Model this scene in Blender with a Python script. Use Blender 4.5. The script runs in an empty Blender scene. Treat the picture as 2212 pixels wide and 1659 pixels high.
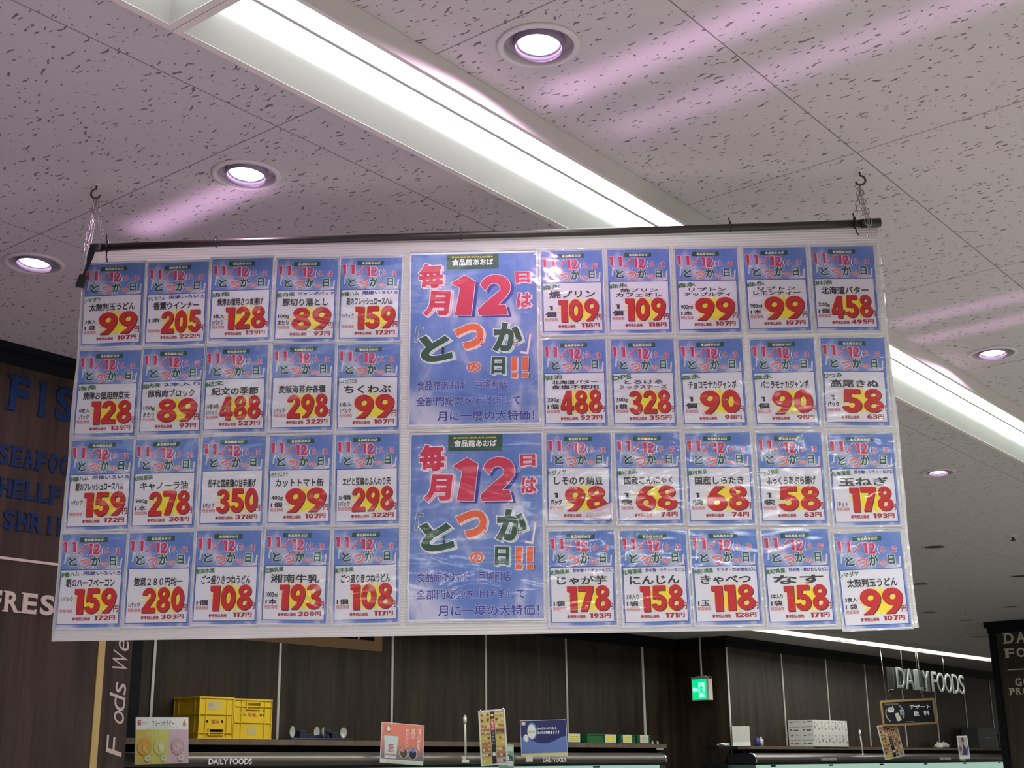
import bpy, bmesh, math, random
import numpy as np
from mathutils import Vector, Matrix
from mathutils.geometry import delaunay_2d_cdt

S = bpy.context.scene
COL = S.collection
R = math.radians
# World axes: X runs along the shop's ceiling grid (away to the right), Y across it (towards the back walls), Z up.
EYE = 1.6            # camera height
CEIL = 3.52          # ceiling height
YAW, PITCH, ROLL = 0.67240126, 0.28763286, -0.01264203

# ------------------------------------------------------------------ camera
def cam_axes():
    f = Vector((math.cos(PITCH) * math.cos(YAW), math.cos(PITCH) * math.sin(YAW), math.sin(PITCH)))
    r = Vector((math.sin(YAW), -math.cos(YAW), 0))
    u = r.cross(f)
    r2 = r * math.cos(ROLL) + u * math.sin(ROLL)
    u2 = u * math.cos(ROLL) - r * math.sin(ROLL)
    return r2, u2, f
cd = bpy.data.cameras.new('camera')
cd.sensor_fit = 'HORIZONTAL'
cd.sensor_width = 36
cd.lens = 2806.5 * 36 / 2212
cd.clip_start = 0.05
cam = bpy.data.objects.new('camera', cd)
COL.objects.link(cam)
_r, _u, _f = cam_axes()
m = Matrix((_r, _u, -_f)).transposed().to_4x4()
m.translation = (0, 0, EYE)
cam.matrix_world = m
S.camera = cam

# ------------------------------------------------------------------ world, exposure, area lights
S.view_settings.view_transform = 'Standard'
S.view_settings.look = 'None'
S.view_settings.exposure = 0.30
S.view_settings.gamma = 1.0
S.view_settings.use_curve_mapping = False
w = bpy.data.worlds.new('shop_air')
S.world = w
w.use_nodes = True
w.node_tree.nodes['Background'].inputs[0].default_value = (0.95, 0.93, 0.86, 1)
w.node_tree.nodes['Background'].inputs[1].default_value = 0.27

PINK = (1.0, 0.66, 0.95)
def light(name, kind, loc, energy, color, direction=(0, 0, -1), **kw):
    d = bpy.data.lights.new(name, kind)
    d.energy = energy
    d.color = color
    for k, v in kw.items():
        setattr(d, k, v)
    o = bpy.data.objects.new(name, d)
    COL.objects.link(o)
    o.rotation_euler = Vector(direction).to_track_quat('-Z', 'Y').to_euler()
    o.location = loc
    return o

# added upward lamps, unseen below the frame, that draw purple streaks on the ceiling
STREAK_LAMPS = [(2.80, 1.25, 1.7, 1.0), (3.11, 1.20, 1.7, 0.55), (5.48, 1.40, 1.5, 0.45), (5.78, 1.55, 1.3, 0.40),
              (2.62, 3.50, 0.7, 0.6)]
for i, (x, y, ln, k) in enumerate(STREAK_LAMPS):
    light('ceiling_streak_light', 'AREA', (x, y, 0.98), 0.36 * k, (1.0, 0.60, 1.0), (0, 0, 1), shape='RECTANGLE', size=0.08, size_y=ln, spread=R(5))
light('pink_fill_light', 'AREA', (1.4, 2.3, 0.96), 14, (1.0, 0.56, 1.0), (0, 0, 1), shape='RECTANGLE', size=5.0, size_y=3.4)  # added unseen fill that tints the ceiling purple from below

# ------------------------------------------------------------------ materials
MATS = {}
def mat(name, color=(0.8, 0.8, 0.8), rough=0.6, metal=0.0, emit=None, strength=0.0, spec=0.5):
    if name in MATS:
        return MATS[name]
    mt = bpy.data.materials.new(name)
    mt.use_nodes = True
    b = mt.node_tree.nodes['Principled BSDF']
    b.inputs['Base Color'].default_value = (*color, 1)
    b.inputs['Roughness'].default_value = rough
    b.inputs['Metallic'].default_value = metal
    b.inputs['Specular IOR Level'].default_value = spec
    if emit:
        b.inputs['Emission Color'].default_value = (*emit, 1)
        b.inputs['Emission Strength'].default_value = strength
    MATS[name] = mt
    return mt
def nodes(mt):
    nt = mt.node_tree
    return nt, nt.nodes, nt.links, nt.nodes['Principled BSDF']
def add(N, typ, **kw):
    n = N.new(typ)
    for k, v in kw.items():
        if k.startswith('i_'):
            n.inputs[k[2:].replace('_', ' ')].default_value = v
        else:
            setattr(n, k, v)
    return n
def math_node(nt, op, a, b=None, c=None):
    n = nt.nodes.new('ShaderNodeMath')
    n.operation = op
    for i, v in enumerate((a, b, c)):
        if v is None:
            continue
        if isinstance(v, (int, float)):
            n.inputs[i].default_value = v
        else:
            nt.links.new(v, n.inputs[i])
    return n.outputs[0]

def ramp(N, stops):
    n = N.new('ShaderNodeValToRGB')
    el = n.color_ramp.elements
    while len(el) < len(stops):
        el.new(0.5)
    for e, (p, c) in zip(el, stops):
        e.position = p
        e.color = (*c, 1)
    return n

def m_ceiling():
    mt = mat('ceiling_board', (0.47, 0.44, 0.455), 0.85, spec=0.2)
    nt, N, L, B = nodes(mt)
    tc = add(N, 'ShaderNodeTexCoord')
    nz = add(N, 'ShaderNodeTexNoise', noise_dimensions='2D', i_Scale=17.0, i_Detail=2.0)
    L.new(tc.outputs['Object'], nz.inputs['Vector'])
    ctr = add(N, 'ShaderNodeVectorMath', operation='SUBTRACT')
    L.new(nz.outputs['Color'], ctr.inputs[0]); ctr.inputs[1].default_value = (0.5, 0.5, 0.5)
    sc = add(N, 'ShaderNodeVectorMath', operation='SCALE')
    L.new(ctr.outputs[0], sc.inputs[0]); sc.inputs['Scale'].default_value = 0.036
    ad = add(N, 'ShaderNodeVectorMath', operation='ADD')
    L.new(tc.outputs['Object'], ad.inputs[0]); L.new(sc.outputs[0], ad.inputs[1])
    def spots(scale, thr, keep):
        mp = add(N, 'ShaderNodeMapping')
        mp.inputs['Scale'].default_value = scale
        L.new(ad.outputs[0], mp.inputs['Vector'])
        v = add(N, 'ShaderNodeTexVoronoi', voronoi_dimensions='2D', feature='F1', i_Scale=1.0)
        L.new(mp.outputs[0], v.inputs['Vector'])
        sep = add(N, 'ShaderNodeSeparateColor')
        L.new(v.outputs['Color'], sep.inputs[0])
        t = math_node(nt, 'MULTIPLY', math_node(nt, 'SUBTRACT', sep.outputs[0], keep), thr / (1 - keep))
        d = math_node(nt, 'SUBTRACT', t, v.outputs['Distance'])
        return math_node(nt, 'MULTIPLY', d, 25.0)
    worm = spots((44.0, 9.0, 1.0), 0.175, 0.28)
    worm2 = spots((40.0, 14.0, 1.0), 0.155, 0.38)
    dots = spots((30.0, 22.0, 1.0), 0.14, 0.35)
    mx = math_node(nt, 'MAXIMUM', math_node(nt, 'MAXIMUM', worm, worm2), dots)
    mx = math_node(nt, 'MINIMUM', math_node(nt, 'MAXIMUM', mx, 0.0), 1.0)
    sx = add(N, 'ShaderNodeSeparateXYZ')
    L.new(tc.outputs['Object'], sx.inputs[0])
    def seam(out, off, pitch):
        f = math_node(nt, 'FRACT', math_node(nt, 'DIVIDE', math_node(nt, 'SUBTRACT', out, off), pitch))
        d = math_node(nt, 'ABSOLUTE', math_node(nt, 'SUBTRACT', f, 0.5))
        return math_node(nt, 'GREATER_THAN', d, 0.5 - 0.0022 / pitch)
    g = math_node(nt, 'MAXIMUM', seam(sx.outputs[0], 2.398, 1.338), seam(sx.outputs[1], 1.52, 1.309))
    tot = math_node(nt, 'MAXIMUM', math_node(nt, 'MULTIPLY', mx, 0.80), math_node(nt, 'MULTIPLY', g, 0.72))
    mix = add(N, 'ShaderNodeMix', data_type='RGBA')
    L.new(tot, mix.inputs['Factor'])
    mix.inputs['A'].default_value = (0.47, 0.44, 0.455, 1)
    mix.inputs['B'].default_value = (0.07, 0.055, 0.06, 1)
    L.new(mix.outputs['Result'], B.inputs['Base Color'])
    bp = add(N, 'ShaderNodeBump', i_Strength=0.25, i_Distance=0.004, invert=True)
    L.new(tot, bp.inputs['Height'])
    L.new(bp.outputs[0], B.inputs['Normal'])
    return mt

def m_wood(name, dark, lightc, sx=14.0):
    mt = mat(name, dark, 0.5, spec=0.22)
    nt, N, L, B = nodes(mt)
    tc = add(N, 'ShaderNodeTexCoord')
    mp = add(N, 'ShaderNodeMapping')
    mp.inputs['Scale'].default_value = (sx, sx, 0.7)
    L.new(tc.outputs['Object'], mp.inputs['Vector'])
    a = add(N, 'ShaderNodeTexNoise', i_Scale=1.0, i_Detail=5.0, i_Distortion=0.35)
    L.new(mp.outputs[0], a.inputs['Vector'])
    mp2 = add(N, 'ShaderNodeMapping')
    mp2.inputs['Scale'].default_value = (sx * 5, sx * 5, 1.6)
    L.new(tc.outputs['Object'], mp2.inputs['Vector'])
    b = add(N, 'ShaderNodeTexNoise', i_Scale=1.0, i_Detail=3.0)
    L.new(mp2.outputs[0], b.inputs['Vector'])
    s = math_node(nt, 'ADD', math_node(nt, 'MULTIPLY', a.outputs[0], 0.7), math_node(nt, 'MULTIPLY', b.outputs[0], 0.3))
    rp = ramp(N, [(0.33, dark), (0.5, tuple((x + y) / 2 for x, y in zip(dark, lightc))), (0.68, lightc)])
    L.new(s, rp.inputs[0])
    L.new(rp.outputs[0], B.inputs['Base Color'])
    return mt

def m_sky(name, sc=1.0):
    mt = mat(name, (0.13, 0.24, 0.60), 0.5, spec=0.3)
    nt, N, L, B = nodes(mt)
    tc = add(N, 'ShaderNodeTexCoord')
    mp = add(N, 'ShaderNodeMapping')
    mp.inputs['Scale'].default_value = (11 * sc, 6 * sc, 1)
    mp.inputs['Rotation'].default_value = (0, 0, R(-28))
    mp.inputs['Location'].default_value = (0.35, 0.9, 0)
    L.new(tc.outputs['Object'], mp.inputs['Vector'])
    a = add(N, 'ShaderNodeTexNoise', i_Scale=1.0, i_Detail=6.0, i_Roughness=0.55)
    L.new(mp.outputs[0], a.inputs['Vector'])
    rp = ramp(N, [(0.42, (0.115, 0.215, 0.56)), (0.52, (0.20, 0.29, 0.60)), (0.62, (0.58, 0.58, 0.74))])
    L.new(a.outputs[0], rp.inputs[0])
    L.new(rp.outputs[0], B.inputs['Base Color'])
    return mt

def m_film(name, clear, rough, bump, refl=1.0):
    mt = bpy.data.materials.new(name)
    mt.use_nodes = True
    nt = mt.node_tree
    N, L = nt.nodes, nt.links
    N.remove(N['Principled BSDF'])
    out = N['Material Output']
    tr = add(N, 'ShaderNodeBsdfTransparent')
    tr.inputs[0].default_value = (0.97, 0.97, 0.97, 1)
    gl = add(N, 'ShaderNodeBsdfGlossy', i_Roughness=rough)
    df = add(N, 'ShaderNodeBsdfDiffuse')
    df.inputs[0].default_value = (0.8, 0.8, 0.82, 1)
    g = add(N, 'ShaderNodeNewGeometry')
    nz = add(N, 'ShaderNodeTexNoise', i_Scale=1.0, i_Detail=2.0, i_Distortion=0.8)
    mp = add(N, 'ShaderNodeMapping')
    mp.inputs['Scale'].default_value = (5.0, 5.0, 13.0)
    L.new(g.outputs['Position'], mp.inputs['Vector'])
    L.new(mp.outputs[0], nz.inputs['Vector'])
    bp = add(N, 'ShaderNodeBump', i_Strength=bump, i_Distance=0.03)
    L.new(nz.outputs[0], bp.inputs['Height'])
    L.new(bp.outputs[0], gl.inputs['Normal'])
    lw = add(N, 'ShaderNodeFresnel', i_IOR=1.45)
    L.new(bp.outputs[0], lw.inputs['Normal'])
    m1 = add(N, 'ShaderNodeMixShader')
    m1.inputs[0].default_value = clear
    L.new(df.outputs[0], m1.inputs[1]); L.new(tr.outputs[0], m1.inputs[2])
    m2 = add(N, 'ShaderNodeMixShader')
    L.new(math_node(nt, 'MULTIPLY', lw.outputs[0], refl), m2.inputs[0])
    L.new(m1.outputs[0], m2.inputs[1]); L.new(gl.outputs[0], m2.inputs[2])
    L.new(m2.outputs[0], out.inputs['Surface'])
    MATS[name] = mt
    return mt

def m_board():
    mt = mat('corrugated_plastic', (0.80, 0.79, 0.80), 0.35)
    nt, N, L, B = nodes(mt)
    out = N['Material Output']
    tl = add(N, 'ShaderNodeBsdfTranslucent')
    tl.inputs[0].default_value = (0.80, 0.82, 0.76, 1)
    mx = add(N, 'ShaderNodeMixShader')
    mx.inputs[0].default_value = 0.5
    L.new(B.outputs[0], mx.inputs[1]); L.new(tl.outputs[0], mx.inputs[2])
    L.new(mx.outputs[0], out.inputs['Surface'])
    tc = add(N, 'ShaderNodeTexCoord')
    sx = add(N, 'ShaderNodeSeparateXYZ')
    L.new(tc.outputs['Object'], sx.inputs[0])
    sn = math_node(nt, 'SINE', math_node(nt, 'MULTIPLY', sx.outputs[1], 2 * math.pi / 0.009))
    bp = add(N, 'ShaderNodeBump', i_Strength=0.5, i_Distance=0.003)
    L.new(sn, bp.inputs['Height'])
    L.new(bp.outputs[0], B.inputs['Normal'])
    return mt

M_CEIL = m_ceiling()
M_WOOD_NEAR = m_wood('warm_brown_panel', (0.020, 0.0145, 0.011), (0.072, 0.050, 0.036), 10)
M_WOOD_FAR = m_wood('dark_brown_panel', (0.011, 0.0075, 0.0052), (0.048, 0.031, 0.021), 8)
M_SHELF = m_wood('shelf_wood', (0.10, 0.07, 0.048), (0.17, 0.12, 0.085), 6)
M_SKY = m_sky('printed_sky', 1.0)
M_SKY_BIG = m_sky('printed_sky_large', 0.55)
M_FILM = m_film('clear_pocket_film', 0.985, 0.09, 0.22, 0.55)
M_SEAM = m_film('welded_film_seam', 0.60, 0.16, 0.8, 1.6)
M_BOARD = m_board()
WHITE = mat('white_paper', (0.80, 0.80, 0.82), 0.6, spec=0.3)
PANELW = mat('printed_white', (0.74, 0.74, 0.80), 0.6, spec=0.3)
NAVY = mat('navy_ink', (0.015, 0.035, 0.26), 0.5)
BLUEINK = mat('blue_ink', (0.02, 0.03, 0.32), 0.5)
DGREEN = mat('dark_green_ink', (0.008, 0.075, 0.035), 0.5)
GREEN = mat('green_ink', (0.02, 0.16, 0.05), 0.5)
CRIMSON = mat('crimson_ink', (0.62, 0.012, 0.075), 0.5)
PINKINK = mat('pink_ink', (0.85, 0.36, 0.48), 0.5)
ORANGE = mat('orange_ink', (0.80, 0.13, 0.035), 0.5)
CORAL = mat('coral_ink', (0.78, 0.17, 0.12), 0.5)
PEACH = mat('peach_ink', (0.85, 0.55, 0.45), 0.5)
RED = mat('red_ink', (0.56, 0.010, 0.014), 0.5, spec=0.3)
DRED = mat('dark_red_ink', (0.38, 0.008, 0.022), 0.5, spec=0.3)
LRED = mat('light_red_ink', (0.62, 0.16, 0.16), 0.5)
YELLOW = mat('yellow_ink', (0.88, 0.74, 0.02), 0.5)
BLACKINK = mat('black_ink', (0.012, 0.012, 0.016), 0.5)
WINK = mat('white_ink', (0.85, 0.85, 0.88), 0.5)
MINTINK = mat('pale_green_ink', (0.45, 0.68, 0.52), 0.5)
BLACK = mat('black_paint', (0.006, 0.007, 0.010), 0.6, spec=0.12)
ROD = mat('dark_brown_rod', (0.022, 0.015, 0.014), 0.35)
BLACKPL = mat('black_plastic', (0.012, 0.012, 0.014), 0.45)
STEEL = mat('zinc_steel', (0.45, 0.42, 0.42), 0.3, 0.9)
DARKSTEEL = mat('dark_hook_steel', (0.10, 0.06, 0.05), 0.4, 0.7)
CHROME = mat('chrome', (0.75, 0.75, 0.75), 0.15, 1.0)
ALU = mat('satin_aluminium', (0.55, 0.53, 0.48), 0.4, 0.4)
FIXW = mat('fixture_white', (0.45, 0.46, 0.445), 0.5)
FIXG = mat('fixture_grey', (0.60, 0.56, 0.55), 0.6)
TUBE = mat('lit_diffuser', (1, 1, 1), 0.5, emit=(0.94, 1.0, 0.95), strength=4.6)
TUBENEAR = mat('lit_diffuser_bright', (1, 1, 1), 0.5, emit=(0.97, 1.0, 0.97), strength=70.0)
TUBEFAR = mat('lit_diffuser_far', (1, 1, 1), 0.5, emit=(0.97, 1.0, 0.92), strength=22.0)
LAMP = mat('lit_lamp_face', (1, 1, 1), 0.5, emit=(1.0, 0.84, 0.93), strength=7.0)
TRIMW = mat('downlight_trim', (0.55, 0.51, 0.53), 0.5)
TRIMG = mat('downlight_gimbal', (0.36, 0.32, 0.34), 0.5)
DARKHOLE = mat('unlit_lamp_hole', (0.012, 0.012, 0.012), 0.6)
FLOORM = mat('floor_vinyl', (0.30, 0.285, 0.25), 0.5)
CREAM = mat('cream_letter', (0.55, 0.50, 0.42), 0.5)
BLUELET = mat('blue_letter', (0.004, 0.022, 0.080), 0.5, spec=0.25)
OCHRE = mat('ochre_strip', (0.52, 0.40, 0.13), 0.5)
BROWNFR = mat('brown_frame', (0.30, 0.185, 0.080), 0.5)
CANOPY = mat('canopy_brown', (0.085, 0.072, 0.062), 0.32, 0.1)
MINT = mat('case_inner_mint_glow', (0.45, 0.68, 0.58), 0.5, emit=(0.55, 0.85, 0.72), strength=0.42)  # panel emits in place of the lamps inside the case
YPL = mat('yellow_plastic', (0.70, 0.46, 0.015), 0.4)
GPL = mat('green_plastic', (0.012, 0.115, 0.035), 0.4)
NPL = mat('navy_plastic', (0.012, 0.018, 0.05), 0.4)
CLEARCUP = mat('pale_suction_cup', (0.42, 0.43, 0.40), 0.2)
OFFW = mat('off_white', (0.62, 0.61, 0.57), 0.6)
GREYBOX = mat('grey_box', (0.30, 0.31, 0.31), 0.6)
DGREY = mat('dark_grey_ink', (0.10, 0.10, 0.10), 0.6)
LETTER = mat('silver_letter', (0.26, 0.27, 0.265), 0.22, 0.3)
ACRYL = m_film('clear_acrylic', 0.95, 0.08, 0.0)

# ------------------------------------------------------------------ mesh helper
_glyphs = {}
_tc = bpy.data.curves.new('tmp_text', 'FONT')
_to = bpy.data.objects.new('tmp_text', _tc)
COL.objects.link(_to)
_loops = {}
def text_loops(body, res, space):
    """closed outlines of a line of lettering, unfilled"""
    key = (body, res, space)
    if key in _loops:
        return _loops[key]
    _tc.body = body
    _tc.offset = 0.0
    _tc.resolution_u = res
    _tc.extrude = 0.0
    _tc.bevel_depth = 0.0
    _tc.space_character = space
    _tc.fill_mode = 'NONE'
    bpy.context.view_layer.update()
    me = bpy.data.meshes.new_from_object(_to.evaluated_get(bpy.context.evaluated_depsgraph_get()))
    co = [(v.co.x, v.co.y) for v in me.vertices]
    nxt = {}
    for e in me.edges:
        nxt.setdefault(e.vertices[0], []).append(e.vertices[1])
    prv = {}
    for e in me.edges:
        a, b = e.vertices
        prv.setdefault(a, []).append(b); prv.setdefault(b, []).append(a)
    seen, loops = set(), []
    for s0 in range(len(co)):
        if s0 in seen or s0 not in prv:
            continue
        # vertices of one outline are stored in their drawing order
        comp, stack = set(), [s0]
        while stack:
            k = stack.pop()
            if k in comp:
                continue
            comp.add(k); stack += prv[k]
        seen |= comp
        L = [Vector(co[k]) for k in sorted(comp)]
        L = [p for i, p in enumerate(L) if (p - L[i - 1]).length > 1e-5]
        if len(L) > 2:
            loops.append(L)
    bpy.data.meshes.remove(me)
    _loops[key] = loops
    return loops
def flat_glyphs(body, off, res, space):
    loops = text_loops(body, res, space)
    if not loops:
        return [], []
    area = lambda L: sum(L[i - 1].x * L[i].y - L[i].x * L[i - 1].y for i in range(len(L))) / 2
    sgn = 1 if sum(area(L) for L in loops) > 0 else -1
    V, E = [], []
    for L in loops:
        n, k = len(L), len(V)
        for i in range(n):
            a = (L[i] - L[i - 1]).normalized(); c = (L[(i + 1) % n] - L[i]).normalized()
            n1, n2 = Vector((a.y, -a.x)), Vector((c.y, -c.x))
            q = n1 + n2
            q = q / max(q.length_squared / 2, 0.45)
            V.append(L[i] + q * (off * sgn))
            E.append((k + i, k + (i + 1) % n))
    P = np.array([tuple(p) for p in V])
    A = P[[e[0] for e in E]]; B = P[[e[1] for e in E]]
    v, e, f, *_ = delaunay_2d_cdt(V, E, [], 0, 1e-5)
    if not f:
        return [], []
    W = np.array([tuple(p) for p in v])
    C = np.array([W[list(t)].mean(0) for t in f])
    up = (A[:, 1][None] <= C[:, 1][:, None]) & (B[:, 1][None] > C[:, 1][:, None])
    dn = (A[:, 1][None] > C[:, 1][:, None]) & (B[:, 1][None] <= C[:, 1][:, None])
    side = (B[:, 0] - A[:, 0])[None] * (C[:, 1][:, None] - A[:, 1][None]) - (C[:, 0][:, None] - A[:, 0][None]) * (B[:, 1] - A[:, 1])[None]
    wn = (up & (side > 0)).sum(1).astype(int) - (dn & (side < 0)).sum(1).astype(int)
    return [(p.x, p.y, 0.0) for p in v], [tuple(t) for t, k in zip(f, wn) if k * sgn > 0]
def glyphs(body, off=0.0, res=3, ext=0.0, space=1.0, bevel=0.0):
    key = (body, off, res, ext, space, bevel)
    if key in _glyphs:
        return _glyphs[key]
    if ext == 0:
        r = flat_glyphs(body, off, res, space)
        _glyphs[key] = r
        return r
    _tc.body = body
    _tc.offset = off
    _tc.resolution_u = res
    _tc.extrude = ext
    _tc.bevel_depth = bevel
    _tc.space_character = space
    _tc.fill_mode = 'BOTH' if ext else 'FRONT'
    bpy.context.view_layer.update()
    dg = bpy.context.evaluated_depsgraph_get()
    me = bpy.data.meshes.new_from_object(_to.evaluated_get(dg))
    vs = [tuple(v.co) for v in me.vertices]
    fs = [tuple(p.vertices) for p in me.polygons]
    bpy.data.meshes.remove(me)
    _glyphs[key] = (vs, fs)
    return vs, fs

class MB:
    def __init__(s):
        s.v, s.f, s.m, s.sm = [], [], [], []
    def add(s, vs, fs, mt, smooth=False):
        o = len(s.v)
        s.v += [tuple(v) for v in vs]
        for f in fs:
            s.f.append(tuple(i + o for i in f)); s.m.append(mt); s.sm.append(smooth)
        return s
    def box(s, x0, y0, z0, x1, y1, z1, mt, M=None):
        vs = [Vector(p) for p in ((x0, y0, z0), (x1, y0, z0), (x1, y1, z0), (x0, y1, z0), (x0, y0, z1), (x1, y0, z1), (x1, y1, z1), (x0, y1, z1))]
        if M:
            vs = [M @ v for v in vs]
        return s.add(vs, [(0, 3, 2, 1), (4, 5, 6, 7), (0, 1, 5, 4), (1, 2, 6, 5), (2, 3, 7, 6), (3, 0, 4, 7)], mt)
    def poly(s, pts, z, mt):
        return s.add([(p[0], p[1], z) for p in pts], [tuple(range(len(pts)))], mt)
    def rect(s, x0, y0, x1, y1, z, mt):
        return s.poly([(x0, y0), (x1, y0), (x1, y1), (x0, y1)], z, mt)
    def slab(s, pts, z0, z1, mt):
        n = len(pts)
        vs = [(p[0], p[1], z0) for p in pts] + [(p[0], p[1], z1) for p in pts]
        fs = [tuple(reversed(range(n))), tuple(range(n, 2 * n))] + [(i, (i + 1) % n, n + (i + 1) % n, n + i) for i in range(n)]
        return s.add(vs, fs, mt)
    def ellipse(s, cx, cy, rx, ry, z, mt, n=28, rot=0):
        c, q = math.cos(rot), math.sin(rot)
        pts = []
        for i in range(n):
            a = 2 * math.pi * i / n
            x, y = rx * math.cos(a), ry * math.sin(a)
            pts.append((cx + x * c - y * q, cy + x * q + y * c))
        return s.poly(pts, z, mt)
    def frame(s, x0, y0, x1, y1, t, z, mt):
        a = [(x0, y0), (x1, y0), (x1, y1), (x0, y1)]
        b = [(x0 + t, y0 + t), (x1 - t, y0 + t), (x1 - t, y1 - t), (x0 + t, y1 - t)]
        vs = [(p[0], p[1], z) for p in a + b]
        return s.add(vs, [(i, (i + 1) % 4, 4 + (i + 1) % 4, 4 + i) for i in range(4)], mt)
    def text(s, body, x0, y0, x1, y1, z, mt, off=0.02, rot=0.0, shear=0.0, res=3, ext=0.0, space=1.0, bevel=0.0, grow=0.0):
        """printed lettering stretched to fill the box x0..x1, y0..y1 (rotated about its centre)"""
        vs, fs = glyphs(body, off, res, ext, space, bevel)
        if not vs:
            return s
        if grow:       # a fatter copy of the same letters that lines up with them
            bs, _ = glyphs(body, off - grow, res, ext, space, bevel)
        else:
            bs = vs
        ax, bx = min(v[0] for v in bs), max(v[0] for v in bs)
        ay, by = min(v[1] for v in bs), max(v[1] for v in bs)
        kx, ky = (x1 - x0) / max(bx - ax, 1e-6), (y1 - y0) / max(by - ay, 1e-6)
        cx, cy = (x0 + x1) / 2, (y0 + y1) / 2
        c, q = math.cos(rot), math.sin(rot)
        o = []
        for v in vs:
            X = (v[0] - (ax + bx) / 2) * kx
            Y = (v[1] - (ay + by) / 2) * ky
            X += shear * Y
            o.append((cx + X * c - Y * q, cy + X * q + Y * c, z + v[2] * (1.0 if ext == 0 else ky)))
        return s.add(o, fs, mt)
    def lathe(s, prof, mt, n=32, M=None, smooth=True, close=False):
        vs, fs = [], []
        for r, z in prof:
            for i in range(n):
                a = 2 * math.pi * i / n
                p = Vector((r * math.cos(a), r * math.sin(a), z))
                vs.append(M @ p if M else p)
        for k in range(len(prof) - 1):
            for i in range(n):
                j = (i + 1) % n
                fs.append((k * n + i, k * n + j, (k + 1) * n + j, (k + 1) * n + i))
        if close:
            fs.append(tuple(reversed(range(n))))
            fs.append(tuple(range((len(prof) - 1) * n, len(prof) * n)))
        return s.add(vs, fs, mt, smooth)
    def tube(s, path, r, mt, n=8, closed=False):
        P = [Vector(p) for p in path]
        N = len(P)
        vs, fs = [], []
        prev = None
        for i in range(N):
            if closed:
                t = (P[(i + 1) % N] - P[i - 1]).normalized()
            else:
                t = (P[min(i + 1, N - 1)] - P[max(i - 1, 0)]).normalized()
            if prev is None:
                u = t.orthogonal().normalized()
            else:
                u = (prev - t * prev.dot(t))
                u = u.normalized() if u.length > 1e-6 else t.orthogonal().normalized()
            prev = u
            w = t.cross(u)
            for k in range(n):
                a = 2 * math.pi * k / n
                vs.append(P[i] + (u * math.cos(a) + w * math.sin(a)) * r)
        for i in range(N if closed else N - 1):
            j = (i + 1) % N
            for k in range(n):
                l = (k + 1) % n
                fs.append((i * n + k, i * n + l, j * n + l, j * n + k))
        if not closed:
            fs.append(tuple(reversed(range(n))))
            fs.append(tuple(range((N - 1) * n, N * n)))
        return s.add(vs, fs, mt, True)
    def mesh(s, name):
        me = bpy.data.meshes.new(name)
        me.from_pydata(s.v, [], s.f)
        sl = []
        for mt in s.m:
            if mt not in sl:
                sl.append(mt)
        for mt in sl:
            me.materials.append(mt)
        me.polygons.foreach_set('material_index', [sl.index(x) for x in s.m])
        me.polygons.foreach_set('use_smooth', s.sm)
        me.update()
        return me
    def build(s, name, parent=None, M=None, bevel=0.0):
        return place(s.mesh(name), name, parent, M, bevel)

def place(me, name, parent=None, M=None, bevel=0.0):
    o = bpy.data.objects.new(name, me)
    COL.objects.link(o)
    if parent:
        o.parent = parent
    if M is not None:
        o.matrix_local = M
    if bevel:
        b = o.modifiers.new('soft_edges', 'BEVEL')
        b.width = bevel; b.segments = 2; b.limit_method = 'ANGLE'
    return o
def tag(o, label=None, cat=None, group=None, kind=None):
    for k, v in (('label', label), ('category', cat), ('group', group), ('kind', kind)):
        if v:
            o[k] = v
    return o
def thing(name, label, cat, M=None, group=None):
    o = bpy.data.objects.new(name, None)
    o.empty_display_size = 0.05
    COL.objects.link(o)
    if M is not None:
        o.matrix_world = M
    return tag(o, label, cat, group)
def struct(o):
    o['kind'] = 'structure'
    return o
def basis(origin, right, up):
    """local x = right, y = up, z = out towards the viewer"""
    r = Vector(right).normalized(); u = Vector(up).normalized()
    n = r.cross(u)
    u = n.cross(r).normalized()
    M = Matrix((r, u, n)).transposed().to_4x4()
    M.translation = origin
    return M
T = Matrix.Translation
def wall_face(x, y, z):      # a surface of a wall that runs along X and faces -Y
    return basis((x, y, z), (1, 0, 0), (0, 0, 1))
def facing(x, y, z, yaw_deg, tilt=0.0, lean=0.0):
    """upright face at x,y,z turned by yaw from facing -Y towards -X; tilt = in-plane roll; lean = top leans back"""
    a = R(yaw_deg)
    M = basis((x, y, z), (math.cos(a), -math.sin(a), 0), (0, 0, 1))
    return M @ Matrix.Rotation(-R(lean), 4, 'X') @ Matrix.Rotation(R(tilt), 4, 'Z')

# ------------------------------------------------------------------ the setting
DOWNLIGHTS = [(2.545, 1.917), (2.560, 3.165), (2.545, 4.410), (3.02, 3.62), (6.21, 1.934), (8.68, 3.167)]
UNLIT = [(11.815, 4.426), (14.228, 5.547), (17.07, 6.556), (18.43, 6.545), (17.21, 5.536), (14.386, 4.485)]
def ceiling():
    holes = DOWNLIGHTS + UNLIT
    x0, x1, y0, y1 = -7, 36, -8, 13
    vs = [Vector(p) for p in ((x0, y0), (x1, y0), (x1, y1), (x0, y1))]
    es = [(0, 1), (1, 2), (2, 3), (3, 0)]
    for hx, hy in holes:
        k = len(vs)
        for i in range(40):
            a = 2 * math.pi * i / 40
            vs.append(Vector((hx + 0.099 * math.cos(a), hy + 0.099 * math.sin(a))))
            es.append((k + i, k + (i + 1) % 40))
    v, e, f, *_ = delaunay_2d_cdt(vs, es, [], 1, 1e-5)
    keep = []
    for t in f:
        c = sum((v[i] for i in t), Vector((0, 0))) / len(t)
        if all((c - Vector(h)).length > 0.0985 for h in holes):
            keep.append(tuple(reversed(t)))
    o = MB().add([(p.x, p.y, CEIL) for p in v], keep, M_CEIL).build('ceiling')
    return struct(o)
ceiling()
struct(MB().box(-7, -8, -0.05, 36, 13, 0.0, FLOORM).build('floor'))
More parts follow.
